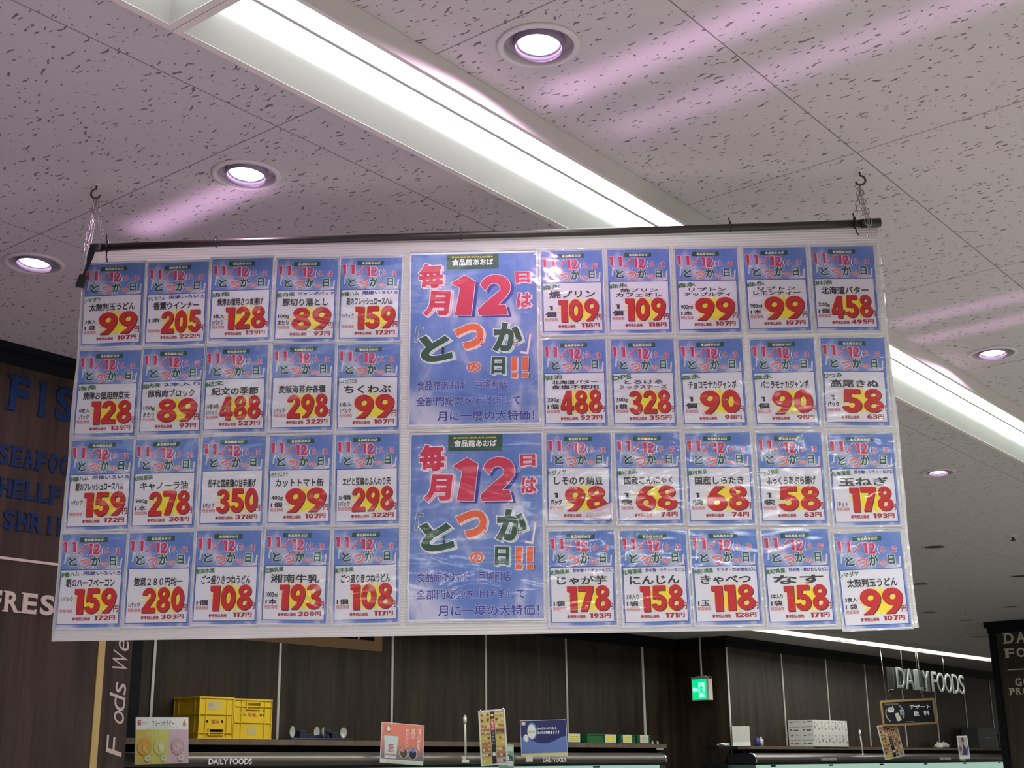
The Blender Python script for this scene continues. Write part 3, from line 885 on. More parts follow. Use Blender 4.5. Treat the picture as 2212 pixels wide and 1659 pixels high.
def header_mesh():
    b = MB()
    x0, y1 = UV(0.273, 0.037); x1, y0 = UV(0.708, 0.089)
    b.rect(x0, y0, x1, y1, LAY * 2, DGREEN)
    b.text('食品館あおば', x0 + 0.014, y0 + 0.0025, x1 - 0.012, y1 - 0.004, LAY * 3, WINK, 0.03, res=2)
    b.text('SHOKUHINKAN AOBA', x0 + 0.014, y1 - 0.0032, x1 - 0.012, y1 - 0.0012, LAY * 3, YELLOW, 0.0, res=1)
    for ch, u0, v0, u1, v1 in (('1', .025, .080, .088, .192), ('1', .165, .082, .228, .198), ('1', .418, .105, .482, .220), ('2', .500, .108, .598, .226)):
        x0, y1 = UV(u0, v0); x1, y0 = UV(u1, v1)
        for dx, dy, g, ly, mt in ((0.0030, -0.0010, 0.0006, 2, PINKINK), (0.0, 0.0, 0.0011, 3, WINK), (0.0, 0.0, 0.0, 4, CRIMSON)):
            fat_digit(b, ch, x0 + dx - g, y0 + dy - g, x1 + dx + g, y1 + dy + g, LAY * ly, mt)
    for dx, g, ly, mt in ((0.0, 0.0, 4, CRIMSON), (0.0, 0.0012, 3, WINK), (0.0034, 0.0, 2, CRIMSON)):
        x0, y1 = UV(.262, .112); x1, y0 = UV(.385, .215)
        b.poly([(x0 + dx - g, y0 - g), (x0 + dx + .0042 + g, y0 - g), (x1 + dx + g, y1 + g), (x1 + dx - .0042 - g, y1 + g)], LAY * ly, mt)
    hdr_text(b, '(', .625, .140, .660, .232, 2, WINK, 0.0)
    hdr_text(b, '水', .668, .142, .748, .218, 2, CRIMSON, 0.01, 0.1, 0, WINK)
    hdr_text(b, 'は', .840, .155, .918, .217, 2, CRIMSON, 0.03, 0, 0, WINK, PINKINK, (0.0014, -0.0010))
    hdr_text(b, '『', .070, .215, .105, .310, 2, MINTINK, 0.0, -0.1, 0, WINK)
    hdr_text(b, 'と', .125, .243, .262, .347, 2, DGREEN, 0.045, 0.12, 0, WINK, MINTINK, (0.0016, -0.0014))
    hdr_text(b, 'つ', .305, .268, .465, .368, 2, CORAL, 0.045, 0, 0, WINK, PEACH, (0.0016, -0.0014))
    hdr_text(b, 'か', .478, .235, .625, .352, 2, DGREEN, 0.045, 0, 0, WINK, MINTINK, (0.0016, -0.0014))
    hdr_text(b, 'の', .630, .305, .742, .352, 2, CORAL, 0.04, 0, 0, WINK)
    hdr_text(b, '日', .768, .245, .868, .345, 2, DGREEN, 0.035, 0, 0, WINK, MINTINK, (0.0032, -0.0016))
    hdr_text(b, '」', .898, .270, .950, .368, 2, PEACH, 0.0, -0.1, 0, WINK)
    for u, ch in ((.185, '1'), (.385, '2'), (.565, '日')):
        hdr_text(b, ch, u, .212, u + .03, .240, 1, PINKINK if ch == '2' else MINTINK, 0.0)
    return b.mesh('header_print')
def panel_mesh():
    b = MB()
    b.rect(PX0, PY0, PX1, PY1, LAY * 2, PANELW)
    b.frame(PX0 - 0.0006, PY0 - 0.0006, PX1 + 0.0006, PY1 + 0.0006, 0.0021, LAY * 3, NAVY)
    return b.mesh('info_panel')
def Q(pu, pv):
    return (PX0 + PW * pu, PY1 - PH * pv)
def burst_mesh():
    rnd = random.Random(3)
    pts = []
    cx, cy = Q(0.60, 0.58)
    n = 22
    for i in range(2 * n):
        a = math.pi * i / n + 0.1
        k = rnd.uniform(0.78, 1.0) if i % 2 == 0 else rnd.uniform(0.50, 0.62)
        kx, ky = 0.40 * PW * k, 0.31 * PH * k
        if math.cos(a) < -0.3 and i % 2 == 0:
            kx *= 1.05
        pts.append((cx + kx * math.cos(a), cy + ky * math.sin(a)))
    b = MB()
    vs = [(cx, cy, LAY * 4)] + [(x, y, LAY * 4) for x, y in pts]
    b.add(vs, [(0, 1 + i, 1 + (i + 1) % (2 * n)) for i in range(2 * n)], YELLOW)
    return b.mesh('price_burst')
def sheet_mesh():
    b = MB()
    b.box(-0.105, -0.1485, -0.0002, 0.105, 0.1485, 0.0, WHITE)
    x0, y1 = UV(0, 0); x1, y0 = UV(1, 1)
    b.rect(x0, y0, x1, y1, LAY, M_SKY)
    return b.mesh('sheet')
ME_SHEET, ME_HEAD, ME_PANEL, ME_BURST = sheet_mesh(), header_mesh(), panel_mesh(), burst_mesh()
def ptext(b, body, pu0, pv0, pu1, pv1, layer, mt, off=0.02, rot=0, shear=0, res=3, dx=0, dy=0, **kw):
    x0, y1 = Q(pu0, pv0); x1, y0 = Q(pu1, pv1)
    b.text(body, x0 + dx, y0 + dy, x1 + dx, y1 + dy, LAY * layer, mt, off, rot, shear, res, **kw)
def digits_mesh(price):
    s = str(price)
    b = MB()
    n = len(s)
    if n == 2:
        spans = [(0.275, 0.60), (0.625, 0.945)]
    else:
        ws = {'1': 0.150}
        tot = sum(ws.get(c, 0.235) for c in s)
        k = 0.685 / (tot + 0.018 * (n - 1))
        x = 0.255
        spans = []
        for c in s:
            wd = ws.get(c, 0.235) * k
            spans.append((x, x + wd)); x += wd + 0.018 * k
    for i, c in enumerate(s):
        u0, u1 = spans[i]
        up = -0.008 * i
        x0, y1 = Q(u0, 0.355 + up); x1, y0 = Q(u1, 0.815 + up)
        fat_digit(b, c, x0 + 0.0022, y0 - 0.0024, x1 + 0.0022, y1 - 0.0024, LAY * 5, BLACKINK)
        fat_digit(b, c, x0, y0, x1, y1, LAY * 6.5, RED)
    ptext(b, '円', 0.905, 0.665, 0.985, 0.785, 8, DRED, 0.03)
    return b.mesh('price_digits')
def tax_mesh(tax):
    b = MB()
    ptext(b, '税抜価格', 0.03, 0.725, 0.245, 0.795, 5, LRED, 0.016)
    ptext(b, '参考税込価格', 0.25, 0.868, 0.545, 0.935, 5, DRED, 0.030)
    s = str(tax)
    ws = [0.050 if c == '1' else 0.082 for c in s]
    x = 0.838 - sum(ws) - 0.007 * (len(s) - 1)
    for c, wd in zip(s, ws):
        x0, y1 = Q(x, 0.845); x1, y0 = Q(x + wd, 0.932)
        fat_digit(b, c, x0, y0, x1, y1, LAY * 5, DRED)
        x += wd + 0.007
    ptext(b, '円', 0.845, 0.845, 0.945, 0.932, 5, DRED, 0.035)
    return b.mesh('tax_note')
_dig, _tax = {}, {}
COLW = ['first', 'second', 'third', 'fourth', 'fifth']
ROWW = {1: 'top', 2: 'second', 3: 'third', 4: 'bottom'}
PIV = Q(0.5, 0.5)
def price_poster(rc):
    brand, tagt, name, qty, price, tax, desc = PD[rc]
    r, c = rc
    x, y, a = POS[rc]
    side = 'left' if c <= 5 else 'right'
    lab = 'price poster for %s at %d yen, %s in %s row, %s half' % (desc, price, COLW[(c - 1) % 5], ROWW[r], side)
    M = BM @ T((x, y, 0.0006)) @ Matrix.Rotation(R(a * 0.8), 4, 'Z') @ Matrix.Scale(1.006, 4) @ T((-PIV[0], -PIV[1], 0))
    t = thing('price_poster', lab, 'poster', M, 'small price posters on the board')
    place(ME_SHEET, 'sheet', t)
    place(ME_HEAD, 'header_print', t)
    place(ME_PANEL, 'info_panel', t)
    place(ME_BURST, 'price_burst', t)
    if price not in _dig:
        _dig[price] = digits_mesh(price)
    place(_dig[price], 'price_digits', t)
    if tax not in _tax:
        _tax[tax] = tax_mesh(tax)
    place(_tax[tax], 'tax_note', t)
    b = MB()
    if brand:
        ptext(b, brand, -0.015, 0.04, 0.305, 0.135, 5, GREEN, 0.030, rot=0.10)
    if tagt:
        ptext(b, tagt, 0.36, 0.03, 0.985, 0.105, 5, NAVY, 0.032)
    if b.v:
        b.build('brand_line', t)
    b = MB()
    if len(name) == 1:
        ptext(b, name[0], 0.10, 0.165, 0.895, 0.325, 5, BLACKINK, 0.030, res=4)
    else:
        ptext(b, name[0], 0.18 if len(name[0]) < 5 else 0.12, 0.145, 0.82 if len(name[0]) < 5 else 0.88, 0.225, 5, BLACKINK, 0.026)
        ptext(b, name[1], 0.10, 0.240, 0.895, 0.325, 5, BLACKINK, 0.026)
    b.build('product_name', t)
    b = MB()
    single = len(qty[0]) == 1 and qty[0] == '1'
    if single:
        x0, y1 = Q(0.10, 0.475); x1, y0 = Q(0.165, 0.565)
        fat_digit(b, '1', x0, y0, x1, y1, LAY * 5, BLACKINK)
        ptext(b, qty[1], 0.035, 0.595, 0.225, 0.705, 5, BLACKINK, 0.05)
    else:
        if qty[0]:
            ptext(b, qty[0], 0.04, 0.495, 0.235, 0.585, 5, BLACKINK, 0.026)
        if qty[1]:
            ptext(b, qty[1], 0.04, 0.615, 0.225, 0.715, 5, BLACKINK, 0.030)
    b.build('quantity_note', t)
    return t
for rc in sorted(PD):
    price_poster(rc)

# ---- the two large A2 posters between the blocks
def big_poster_parts():
    Wd, Hd = 0.414, 0.583
    def P(u, v):
        return (-Wd / 2 + Wd * u, Hd / 2 - Hd * v)
    b = MB()
    b.box(-0.210, -0.297, -0.0002, 0.210, 0.297, 0.0, WHITE)
    b.rect(-Wd / 2, -Hd / 2, Wd / 2, Hd / 2, LAY, M_SKY_BIG)
    sheet = b.mesh('sheet')
    def tx(b, body, u0, v0, u1, v1, layer, mt, off=0.03, rot=0, shear=0, halo=None, hw=0.03, ghost=None, gs=(0.006, -0.004), res=4):
        x0, y1 = P(u0, v0); x1, y0 = P(u1, v1)
        if ghost:
            if halo:
                b.text(body, x0 + gs[0], y0 + gs[1], x1 + gs[0], y1 + gs[1], LAY * layer, halo, off + hw, rot, shear, res, grow=hw)
            b.text(body, x0 + gs[0], y0 + gs[1], x1 + gs[0], y1 + gs[1], LAY * (layer + .5), ghost, off, rot, shear, res)
        if halo:
            b.text(body, x0, y0, x1, y1, LAY * (layer + 1), halo, off + hw, rot, shear, res, grow=hw)
        b.text(body, x0, y0, x1, y1, LAY * (layer + 2), mt, off, rot, shear, res)
    lg = MB()
    x0, y1 = P(.283, .004); x1, y0 = P(.700, .094)
    lg.rect(x0, y0, x1, y1, LAY * 2, DGREEN)
    lg.text('SHOKUHINKAN AOBA', x0 + .016, y1 - .0125, x1 - .018, y1 - .0065, LAY * 3, YELLOW, 0.02, res=2)
    lg.text('食品館あおば', x0 + .018, y0 + .013, x1 - .018, y1 - .016, LAY * 3, WINK, 0.025, res=3)
    dt = MB()
    tx(dt, '毎', .060, .055, .255, .205, 2, CRIMSON, 0.05, 0.05, 0, WINK, ghost=PINKINK)
    tx(dt, '月', .105, .222, .310, .372, 2, CRIMSON, 0.055, -0.02, 0.08, WINK, ghost=PINKINK)
    def numeral(pts, layer=3):
        q = [P(u, v) for u, v in pts]
        cx = sum(p[0] for p in q) / len(q); cy = sum(p[1] for p in q) / len(q)
        def offs(d):
            out = []
            n = len(q)
            for i in range(n):
                a, c, e = Vector(q[i - 1]), Vector(q[i]), Vector(q[(i + 1) % n])
                n1 = (c - a).normalized(); n2 = (e - c).normalized()
                n1 = Vector((n1.y, -n1.x)); n2 = Vector((n2.y, -n2.x))
                k = (n1 + n2)
                k = k / max(k.length_squared / 2, 0.35)
                out.append((c.x + k.x * d, c.y + k.y * d))
            return out
        area = sum(q[i - 1][0] * q[i][1] - q[i][0] * q[i - 1][1] for i in range(len(q)))
        sgn = 1 if area > 0 else -1
        def fill(pts, z, mt):
            v, e, f, *_ = delaunay_2d_cdt([Vector(p) for p in pts], [(i, (i + 1) % len(pts)) for i in range(len(pts))], [list(range(len(pts)))], 1, 1e-6)
            dt.add([(p.x, p.y, z) for p in v], [tuple(t) for t in f], mt)
        fill([(x + .0115, y - .0075) for x, y in q], LAY * layer, BLUEINK)
        fill(offs(0.0018 * sgn), LAY * (layer + 1), WINK)
        fill(q, LAY * (layer + 2), CRIMSON)
    numeral([(.428, .130), (.512, .168), (.480, .372), (.350, .368), (.388, .222), (.385, .205), (.318, .178)])
    two = []
    for i in range(13):          # outer bow of the 2
        a = R(168 - i * 17.5)
        two.append((.672 + .122 * math.cos(a), .206 - .076 * math.sin(a)))
    two += [(.760, .262), (.695, .312), (.752, .314), (.772, .372), (.540, .372), (.532, .340), (.600, .292)]
    for i in range(8):
        a = R(-30 + i * 24)
        two.append((.662 + .050 * math.cos(a), .212 - .030 * math.sin(a)))
    two += [(.592, .228)]
    numeral(two)
    tx(dt, '日', .832, .117, .950, .183, 2, CRIMSON, 0.045, 0.02, 0, WINK, ghost=PINKINK, gs=(.004, -.003))
    tx(dt, 'は', .842, .242, .958, .332, 2, CRIMSON, 0.045, 0.0, 0.05, WINK, ghost=PINKINK, gs=(.004, -.003))
    tt = MB()
    tx(tt, '『', .035, .432, .098, .530, 2, WINK, -0.006, -0.12, 0, DGREEN, 0.014)
    tx(tt, 'と', .075, .478, .322, .640, 2, DGREEN, 0.06, 0.15, 0, WINK, 0.025, MINTINK)
    tx(tt, 'つ', .348, .422, .580, .570, 2, ORANGE, 0.06, 0.06, 0, WINK, 0.02, PEACH)
    tx(tt, 'か', .650, .418, .885, .592, 2, DGREEN, 0.055, -0.05, 0.02, WINK, 0.025, MINTINK)
    tx(tt, 'の', .448, .648, .555, .705, 2, ORANGE, 0.05, 0, 0, WINK, 0.04)
    tx(tt, '日', .638, .618, .745, .718, 2, DGREEN, 0.045, -0.03, 0, WINK, 0.03, MINTINK, (.005, -.004))
    for u in (.795, .880):
        for v0, v1 in ((.622, .702), (.715, .742)):
            a = [P(u, v0), P(u + .048, v0), P(u + .042, v1), P(u - .003, v1)]
            tt.poly([(x + .0045, y - .003) for x, y in a], LAY * 2, PEACH if u < .85 else BLACKINK)
            e = .0016
            tt.poly([(a[3][0] - e, a[3][1] - e), (a[2][0] + e, a[2][1] - e), (a[1][0] + e, a[1][1] + e), (a[0][0] - e, a[0][1] + e)], LAY * 3, WINK)
            tt.poly([a[3], a[2], a[1], a[0]], LAY * 4, ORANGE)
    tx(tt, '」', .878, .485, .940, .605, 2, WINK, -0.004, -0.16, 0, CORAL, 0.012)
    tx(tt, '1', .248, .555, .268, .598, 5, BLACKINK, 0.03)
    tx(tt, '2', .548, .510, .578, .548, 5, CRIMSON, 0.0)
    tx(tt, '日', .812, .520, .846, .556, 5, BLACKINK, 0.0, 0, 0, WINK, 0.05)
    sl = MB()
    for body, u0, v0, u1, v1 in (('食品館あおば', .055, .750, .435, .806), ('戸塚町店', .510, .750, .762, .806), ('全部門総力を上げまして', .050, .842, .862, .896), ('月に一度の大特価！', .215, .925, .968, .985)):
        tx(sl, body, u0, v0, u1, v1, 2, BLUEINK, 0.02, 0, 0, WINK, 0.02, res=3)
    return [('sheet', sheet), ('shop_name_plate', lg.mesh('shop_name_plate')), ('date_lettering', dt.mesh('date_lettering')), ('title_lettering', tt.mesh('title_lettering')), ('slogan_lines', sl.mesh('slogan_lines'))]
BIG = big_poster_parts()
for k, lab in ((1, 'large blue sky poster for the 12th, upper one in the middle of the board'), (2, 'large blue sky poster for the 12th, lower one in the middle of the board')):
    x, y, a = POS[(0, k)]
    t = thing('sale_poster', lab, 'poster', BM @ T((x, y, 0.0006)) @ Matrix.Rotation(R(a), 4, 'Z'), 'large sale posters on the board')
    for nm, me in BIG:
        place(me, nm, t)

# ---- clear pockets welded on the board in front of each poster
def pocket(cx, cy, w, h, a):
    b = MB()
    nx, ny = 6, 8
    rnd = random.Random(int(cx * 977 + cy * 331))
    vs = []
    for j in range(ny + 1):
        for i in range(nx + 1):
            edge = i in (0, nx) or j in (0, ny)
            vs.append((-w / 2 + w * i / nx, -h / 2 + h * j / ny, 0.0032 if edge else 0.0040 + rnd.uniform(0, 0.0012)))
    b.add(vs, [(j * (nx + 1) + i, j * (nx + 1) + i + 1, (j + 1) * (nx + 1) + i + 1, (j + 1) * (nx + 1) + i) for j in range(ny) for i in range(nx)], M_FILM, True)
    s = 0.0035
    for x0, y0, x1, y1 in ((-w / 2 - s, -h / 2 - s, w / 2 + s, -h / 2), (-w / 2 - s, h / 2, w / 2 + s, h / 2 + s), (-w / 2 - s, -h / 2, -w / 2, h / 2), (w / 2, -h / 2, w / 2 + s, h / 2)):
        b.box(x0, y0, 0.0002, x1, y1, 0.0036, M_SEAM)
    b.build('plastic_pocket', board, BO @ T((cx, cy, 0)) @ Matrix.Rotation(R(a), 4, 'Z'))
for rc, (x, y, a) in POS.items():
    if rc[0] == 0:
        pocket(x, y, 0.420, 0.600, a)
    else:
        off = Matrix.Rotation(R(a * 0.8), 2) @ Vector((-PIV[0], -PIV[1]))
        pocket(x + off.x, y + off.y, 0.208, 0.297, a * 0.8)
# curled torn corner of the natto pocket
x, y, a = POS[(3, 6)]
b = MB()
pts, fs = [], []
n = 8
for i in range(n + 1):
    k = i / n
    for j, yy in enumerate((0.0, 0.055 * (0.25 + 0.75 * k))):
        pts.append((0.02 + 0.085 * k, -0.082 + yy + 0.012 * (1 - k) ** 2, 0.0045 + 0.016 * math.sin(k * math.pi * 0.5) * (1 - 0.7 * j) + 0.004))
fs = [(2 * i, 2 * i + 2, 2 * i + 3, 2 * i + 1) for i in range(n)]
b.add(pts, fs, M_SEAM, True)
b.build('torn_film_flap', board, BO @ T((x, y, 0)) @ Matrix.Rotation(R(a), 4, 'Z'))

# ------------------------------------------------------------------ rod, ties, chains
rod = thing('hanging_rod', 'dark brown round rod carrying the poster board along its top', 'rod', BM @ T((-0.22, 1.70, 0.014)))
rp = [(-1.512, 1.689), (-1.1, 1.696), (-0.6, 1.699), (-0.2, 1.700), (0.3, 1.701), (0.7, 1.704), (1.04, 1.707)]
RO = T((0.22, -1.70, 0))
MB().tube([(x, y, 0) for x, y in rp], 0.0125, ROD, 16).build('rod_tube', rod, RO)
MB().tube([(-1.532, 1.689, 0), (-1.495, 1.689, 0)], 0.0145, BLACKPL, 16).build('end_cap', rod, RO)
MB().tube([(1.03, 1.707, 0), (1.092, 1.708, 0)], 0.0150, BLACKPL, 16).build('end_cap', rod, RO)
def rod_y(x):
    for (x0, y0), (x1, y1) in zip(rp, rp[1:]):
        if x0 <= x <= x1:
            return y0 + (y1 - y0) * (x - x0) / (x1 - x0)
    return rp[-1][1]
for i, (x, lab, up, dn) in enumerate(((-1.478, 'black cable tie at the left end of the rod, below the chain', 0.030, 0.042), (-1.111, 'black cable tie on the rod above the second poster column gap', 0.004, 0.004),
                          (-0.290, 'black cable tie on the rod above the large middle posters', 0.014, 0.004), (0.600, 'black cable tie on the rod above the right block', 0.020, 0.004),
                          (1.008, 'black cable tie beside the right end of the rod', 0.022, 0.030))):
    t = thing('cable_tie', lab, 'cable tie', BM @ T((x, rod_y(x), 0.014)), 'cable ties on the rod')
    MB().tube([(0.0, 0.0138 * math.cos(q), 0.0138 * math.sin(q)) for q in [2 * math.pi * k / 20 for k in range(20)]], 0.0021, BLACKPL, 6, True).build('loop', t)
    MB().box(-0.004, 0.011, -0.002, 0.004, 0.020, 0.006, BLACKPL).build('lock', t)
    if up > 0.01:
        MB().tube([(0, 0.018, 0.002), (-0.002, 0.014 + up * 0.5, 0.003), (-0.004, 0.014 + up, 0.002)], 0.0024, BLACKPL, 6).build('tail', t)
    if dn > 0.01:
        MB().tube([(0, -0.013, 0.004), (0.002, -0.014 - dn * 0.6, 0.006), (0.008, -0.014 - dn, 0.008)], 0.0024, BLACKPL, 6).build('tail', t)

def link_mesh():
    L, Wd, r = 0.0145, 0.0062, 0.0014
    p = []
    for k in range(8):
        a = math.pi * k / 7
        p.append((Wd * math.cos(a), L - Wd + Wd * math.sin(a), 0))
    for k in range(8):
        a = math.pi + math.pi * k / 7
        p.append((Wd * math.cos(a), -(L - Wd) + Wd * math.sin(a), 0))
    return MB().tube(p, r, STEEL, 6, True).mesh('link')
LINK = link_mesh()
def chain(top, strands, label):
    t = thing('hanging_chain', label, 'chain', BM @ T(top), 'chains holding the rod')
    inv = T((-top[0], -top[1], -top[2]))
    for path in strands:
        P = [Vector(p) for p in path]
        tot = sum((P[i + 1] - P[i]).length for i in range(len(P) - 1))
        n = max(2, int(round(tot / 0.0240)))
        for k in range(n):
            d = tot * (k + 0.5) / n
            for i in range(len(P) - 1):
                sl = (P[i + 1] - P[i]).length
                if d <= sl + 1e-9 or i == len(P) - 2:
                    c = P[i].lerp(P[i + 1], min(1, d / sl)); tdir = (P[i + 1] - P[i]).normalized()
                    break
                d -= sl
            rgt = tdir.cross(Vector((0, 0, 1)))
            q = basis(c, rgt if rgt.length > 0.1 else (1, 0, 0), tdir)
            place(LINK, 'link', t, inv @ q @ Matrix.Rotation(R(20 if k % 2 else 110), 4, 'Y'))
    return t
chain((-1.530, 1.870, 0.014), [[(-1.531, 1.870, 0.014), (-1.537, 1.76, 0.020), (-1.541, 1.705, 0.032), (-1.545, 1.650, 0.032)],
                               [(-1.528, 1.870, 0.010), (-1.513, 1.79, 0.012), (-1.500, 1.745, 0.012), (-1.486, 1.716, 0.012)],
                               [(-1.533, 1.864, 0.018), (-1.528, 1.77, 0.026), (-1.531, 1.70, 0.034)],
                               [(-1.535, 1.870, 0.006), (-1.545, 1.77, 0.012), (-1.551, 1.69, 0.020)]],
      'grey steel chain over the left end of the rod')
chain((1.052, 1.868, -0.040), [[(1.050, 1.868, -0.040), (1.030, 1.79, -0.010), (1.012, 1.735, 0.012)],
                              [(1.054, 1.868, -0.044), (1.050, 1.78, 0.000), (1.052, 1.725, 0.030), (1.053, 1.668, 0.032)],
                              [(1.052, 1.862, -0.036), (1.040, 1.78, 0.006), (1.042, 1.725, 0.034), (1.050, 1.650, 0.032)]],
      'grey steel chain over the right end of the rod')
def ceiling_screw_hook(u, side, out, label):
    top = CEIL - EYE
    t = thing('screw_hook', label, 'hook', BM @ T((u, top, out)), 'screw hooks in the ceiling')
    p = [(0, -0.001, 0), (0, -0.012, 0)]
    for k in range(11):
        a = R(90 - k * 25)
        p.append((side * 0.017 * math.cos(a), -0.033 + 0.017 * math.sin(a), 0))
    MB().tube(p, 0.0034, DARKSTEEL, 8).build('hook_wire', t)
    b = MB()
    b.lathe([(0.0, -0.004), (0.009, -0.003), (0.012, -0.0005)], TRIMW, 16, M=Matrix.Rotation(R(-90), 4, 'X'))
    b.build('washer', t)
ceiling_screw_hook(-1.532, -1, 0.014, 'dark screw hook in the ceiling holding the left chain')
ceiling_screw_hook(1.054, 1, -0.040, 'dark screw hook in the ceiling holding the right chain')
t = thing('strap_tag', 'black strap with a square black tag dangling at the upper left board corner', 'strap', BM @ T((-1.528, 1.675, 0.018)))
b = MB()
pth = [(0.004, 0.012, 0.004, 0.012), (0.0, -0.02, 0.006, 0.012), (-0.004, -0.05, 0.008, 0.007), (-0.012, -0.078, 0.010, 0.005), (-0.016, -0.09, 0.010, 0.008)]
vs = []
for x, y, z, hw in pth:
    vs += [(x - hw, y, z), (x + hw, y, z + 0.002)]
b.add(vs, [(2 * i, 2 * i + 1, 2 * i + 3, 2 * i + 2) for i in range(len(pth) - 1)], BLACKPL, True)
b.build('strap', t)
MB().box(-0.015, -0.025, 0, 0.015, 0.020, 0.007, BLACKPL, T((-0.020, -0.108, 0.008)) @ Matrix.Rotation(R(-15), 4, 'Z')).build('tag_body', t, bevel=0.002)

# ------------------------------------------------------------------ meat case under the board (below the frame, with added pink lamps above it)
t = thing('meat_case', 'low open meat case under the poster board', 'refrigerated case', T((3.4, 3.4, 0)))
MB().box(-2.6, -1.5, 0, 2.6, 1.5, 0.75, OFFW).build('body', t)
MB().box(-2.5, -1.4, 0.75, 2.5, 1.4, 0.80, mat('tray_bed_grey', (0.42, 0.38, 0.40), 0.5)).build('tray_bed', t)

# ------------------------------------------------------------------ wall shelves and refrigerated cases
struct_shelf = thing('wall_shelf', 'brown wooden shelf along the left back wall carrying yellow and green crates', 'shelf', T((11.0, 10.60, 1.86)))
MB().box(-4.6, 0.0, 0.0, 5.85, 0.43, 0.055, M_SHELF).build('shelf_board', struct_shelf)
MB().box(-4.6, 0.10, -0.16, 5.85, 0.12, 0.0, BLACK).build('gap_shade_panel', struct_shelf)  # black panel paints the shade of the open gap below the shelf
t = thing('wall_shelf', 'brown wooden shelf along the right back wall carrying white boxes', 'shelf', T((22.0, 9.70, 1.832)))
MB().box(-4.3, 0.0, 0.0, 9.0, 0.43, 0.045, M_SHELF).build('shelf_board', t)
MB().box(-4.3, 0.10, -0.16, 9.0, 0.12, 0.0, BLACK).build('gap_shade_panel', t)  # same painted gap shade as under the left shelf
MB().box(-4.85, 0.20, -0.005, -4.3, 0.43, 0.045, BLACK).build('shelf_end', t)

def showcase(x0, x1, yf, z0, label):
    """multi-deck refrigerated case: yf = canopy front, z0 = canopy bottom"""
    t = thing('refrigerated_case', label, 'refrigerated case', T((x0, yf, 0)))
    ln = x1 - x0
    dep = 11.0 - yf if x0 < 16.2 else 10.1 - yf
    prof = [(dep * 0.5, z0 + 0.112)]
    for k in range(9):
        a = R(90 + k * 11)
        prof.append((0.11 + 0.11 * math.cos(a), z0 + 0.015 + 0.095 * math.sin(a)))
    prof += [(0.012, z0 - 0.02), (dep * 0.5, z0 - 0.02)]
    n = len(prof)
    b = MB()
    b.add([(0, y, z) for y, z in prof] + [(ln, y, z) for y, z in prof], [(i, (i + 1) % n, n + (i + 1) % n, n + i) for i in range(n)], CANOPY)
    b.add([(0, y, z) for y, z in prof], [tuple(range(n))], BLACK).add([(ln, y, z) for y, z in prof], [tuple(reversed(range(n)))], BLACK)
    b.build('canopy', t)
    MB().box(0, 0.008, z0 - 0.048, ln, 0.03, z0 - 0.0205, BLACK).build('canopy_edge', t)
    MB().box(0.02, 0.10, z0 - 0.40, ln - 0.02, 0.16, z0 - 0.05, MINT).build('glowing_inner_panel', t)
    b = MB()
    for k in range(int(ln // 1.9)):
        b.box(0.6 + 1.9 * k, 0.097, z0 - 0.078, 0.75 + 1.9 * k, 0.0995, z0 - 0.056, BLACK)
    b.build('control_display', t)
    MB().box(0, 0.35, 0.25, ln, dep - 0.02, z0 - 0.03, BLACK).build('cabinet', t)
    MB().box(0, -0.15, 0, ln, 0.5, 0.24, BLACK).build('base', t)
    for xx in (0.0, ln):
        e = MB()
        pp = [(y - 0.006, z) for y, z in prof[1:-1]]
        e.tube([(xx, y, z) for y, z in pp], 0.012, CHROME, 8)
        e.build('end_trim', t)
        MB().box(xx - 0.012, 0.02, 0.24, xx + 0.012, dep * 0.5, z0 - 0.05, mat('end_glass', (0.05, 0.06, 0.06), 0.1)).build('end_panel', t)
    return t
showcase(6.2, 16.02, 10.10, 1.672, 'dark brown canopied refrigerated case along the left back wall')
showcase(16.95, 30.5, 9.20, 1.655, 'dark brown canopied refrigerated case along the right back wall')

def case_words(name, label, M, w, h, mt, body='DAILY FOODS'):
    t = tag(MB().text(body, 0, 0, w, h, 0, mt, 0.02, res=3, ext=0.01).build(name, None, M), label, 'sign lettering')
    return t
case_words('canopy_lettering', 'small white words DAILY FOODS on the canopy below the yellow crates', wall_face(8.07, 10.097, 1.668), 0.52, 0.055, WINK)
case_words('canopy_lettering', 'DAILY FOODS reflection drawn as white letters on the canopy below the blue card', wall_face(13.20, 10.097, 1.668), 0.48, 0.055, WINK)  # white letters drawn in place of a reflection
for x, lab in ((18.97, 'small pale label on the canopy below the white boxes'), (23.72, 'small pale label on the canopy left of the photo card')):
    t = tag(MB().box(0, 0, 0, 0.55, 0.045, 0.004, GREYBOX).text('DAILY FOODS', 0.03, 0.01, 0.52, 0.036, 0.0048, WINK, 0.02, res=2).build('canopy_label', None, wall_face(x, 9.196, 1.655)), lab, 'label', 'labels on the right case canopy')

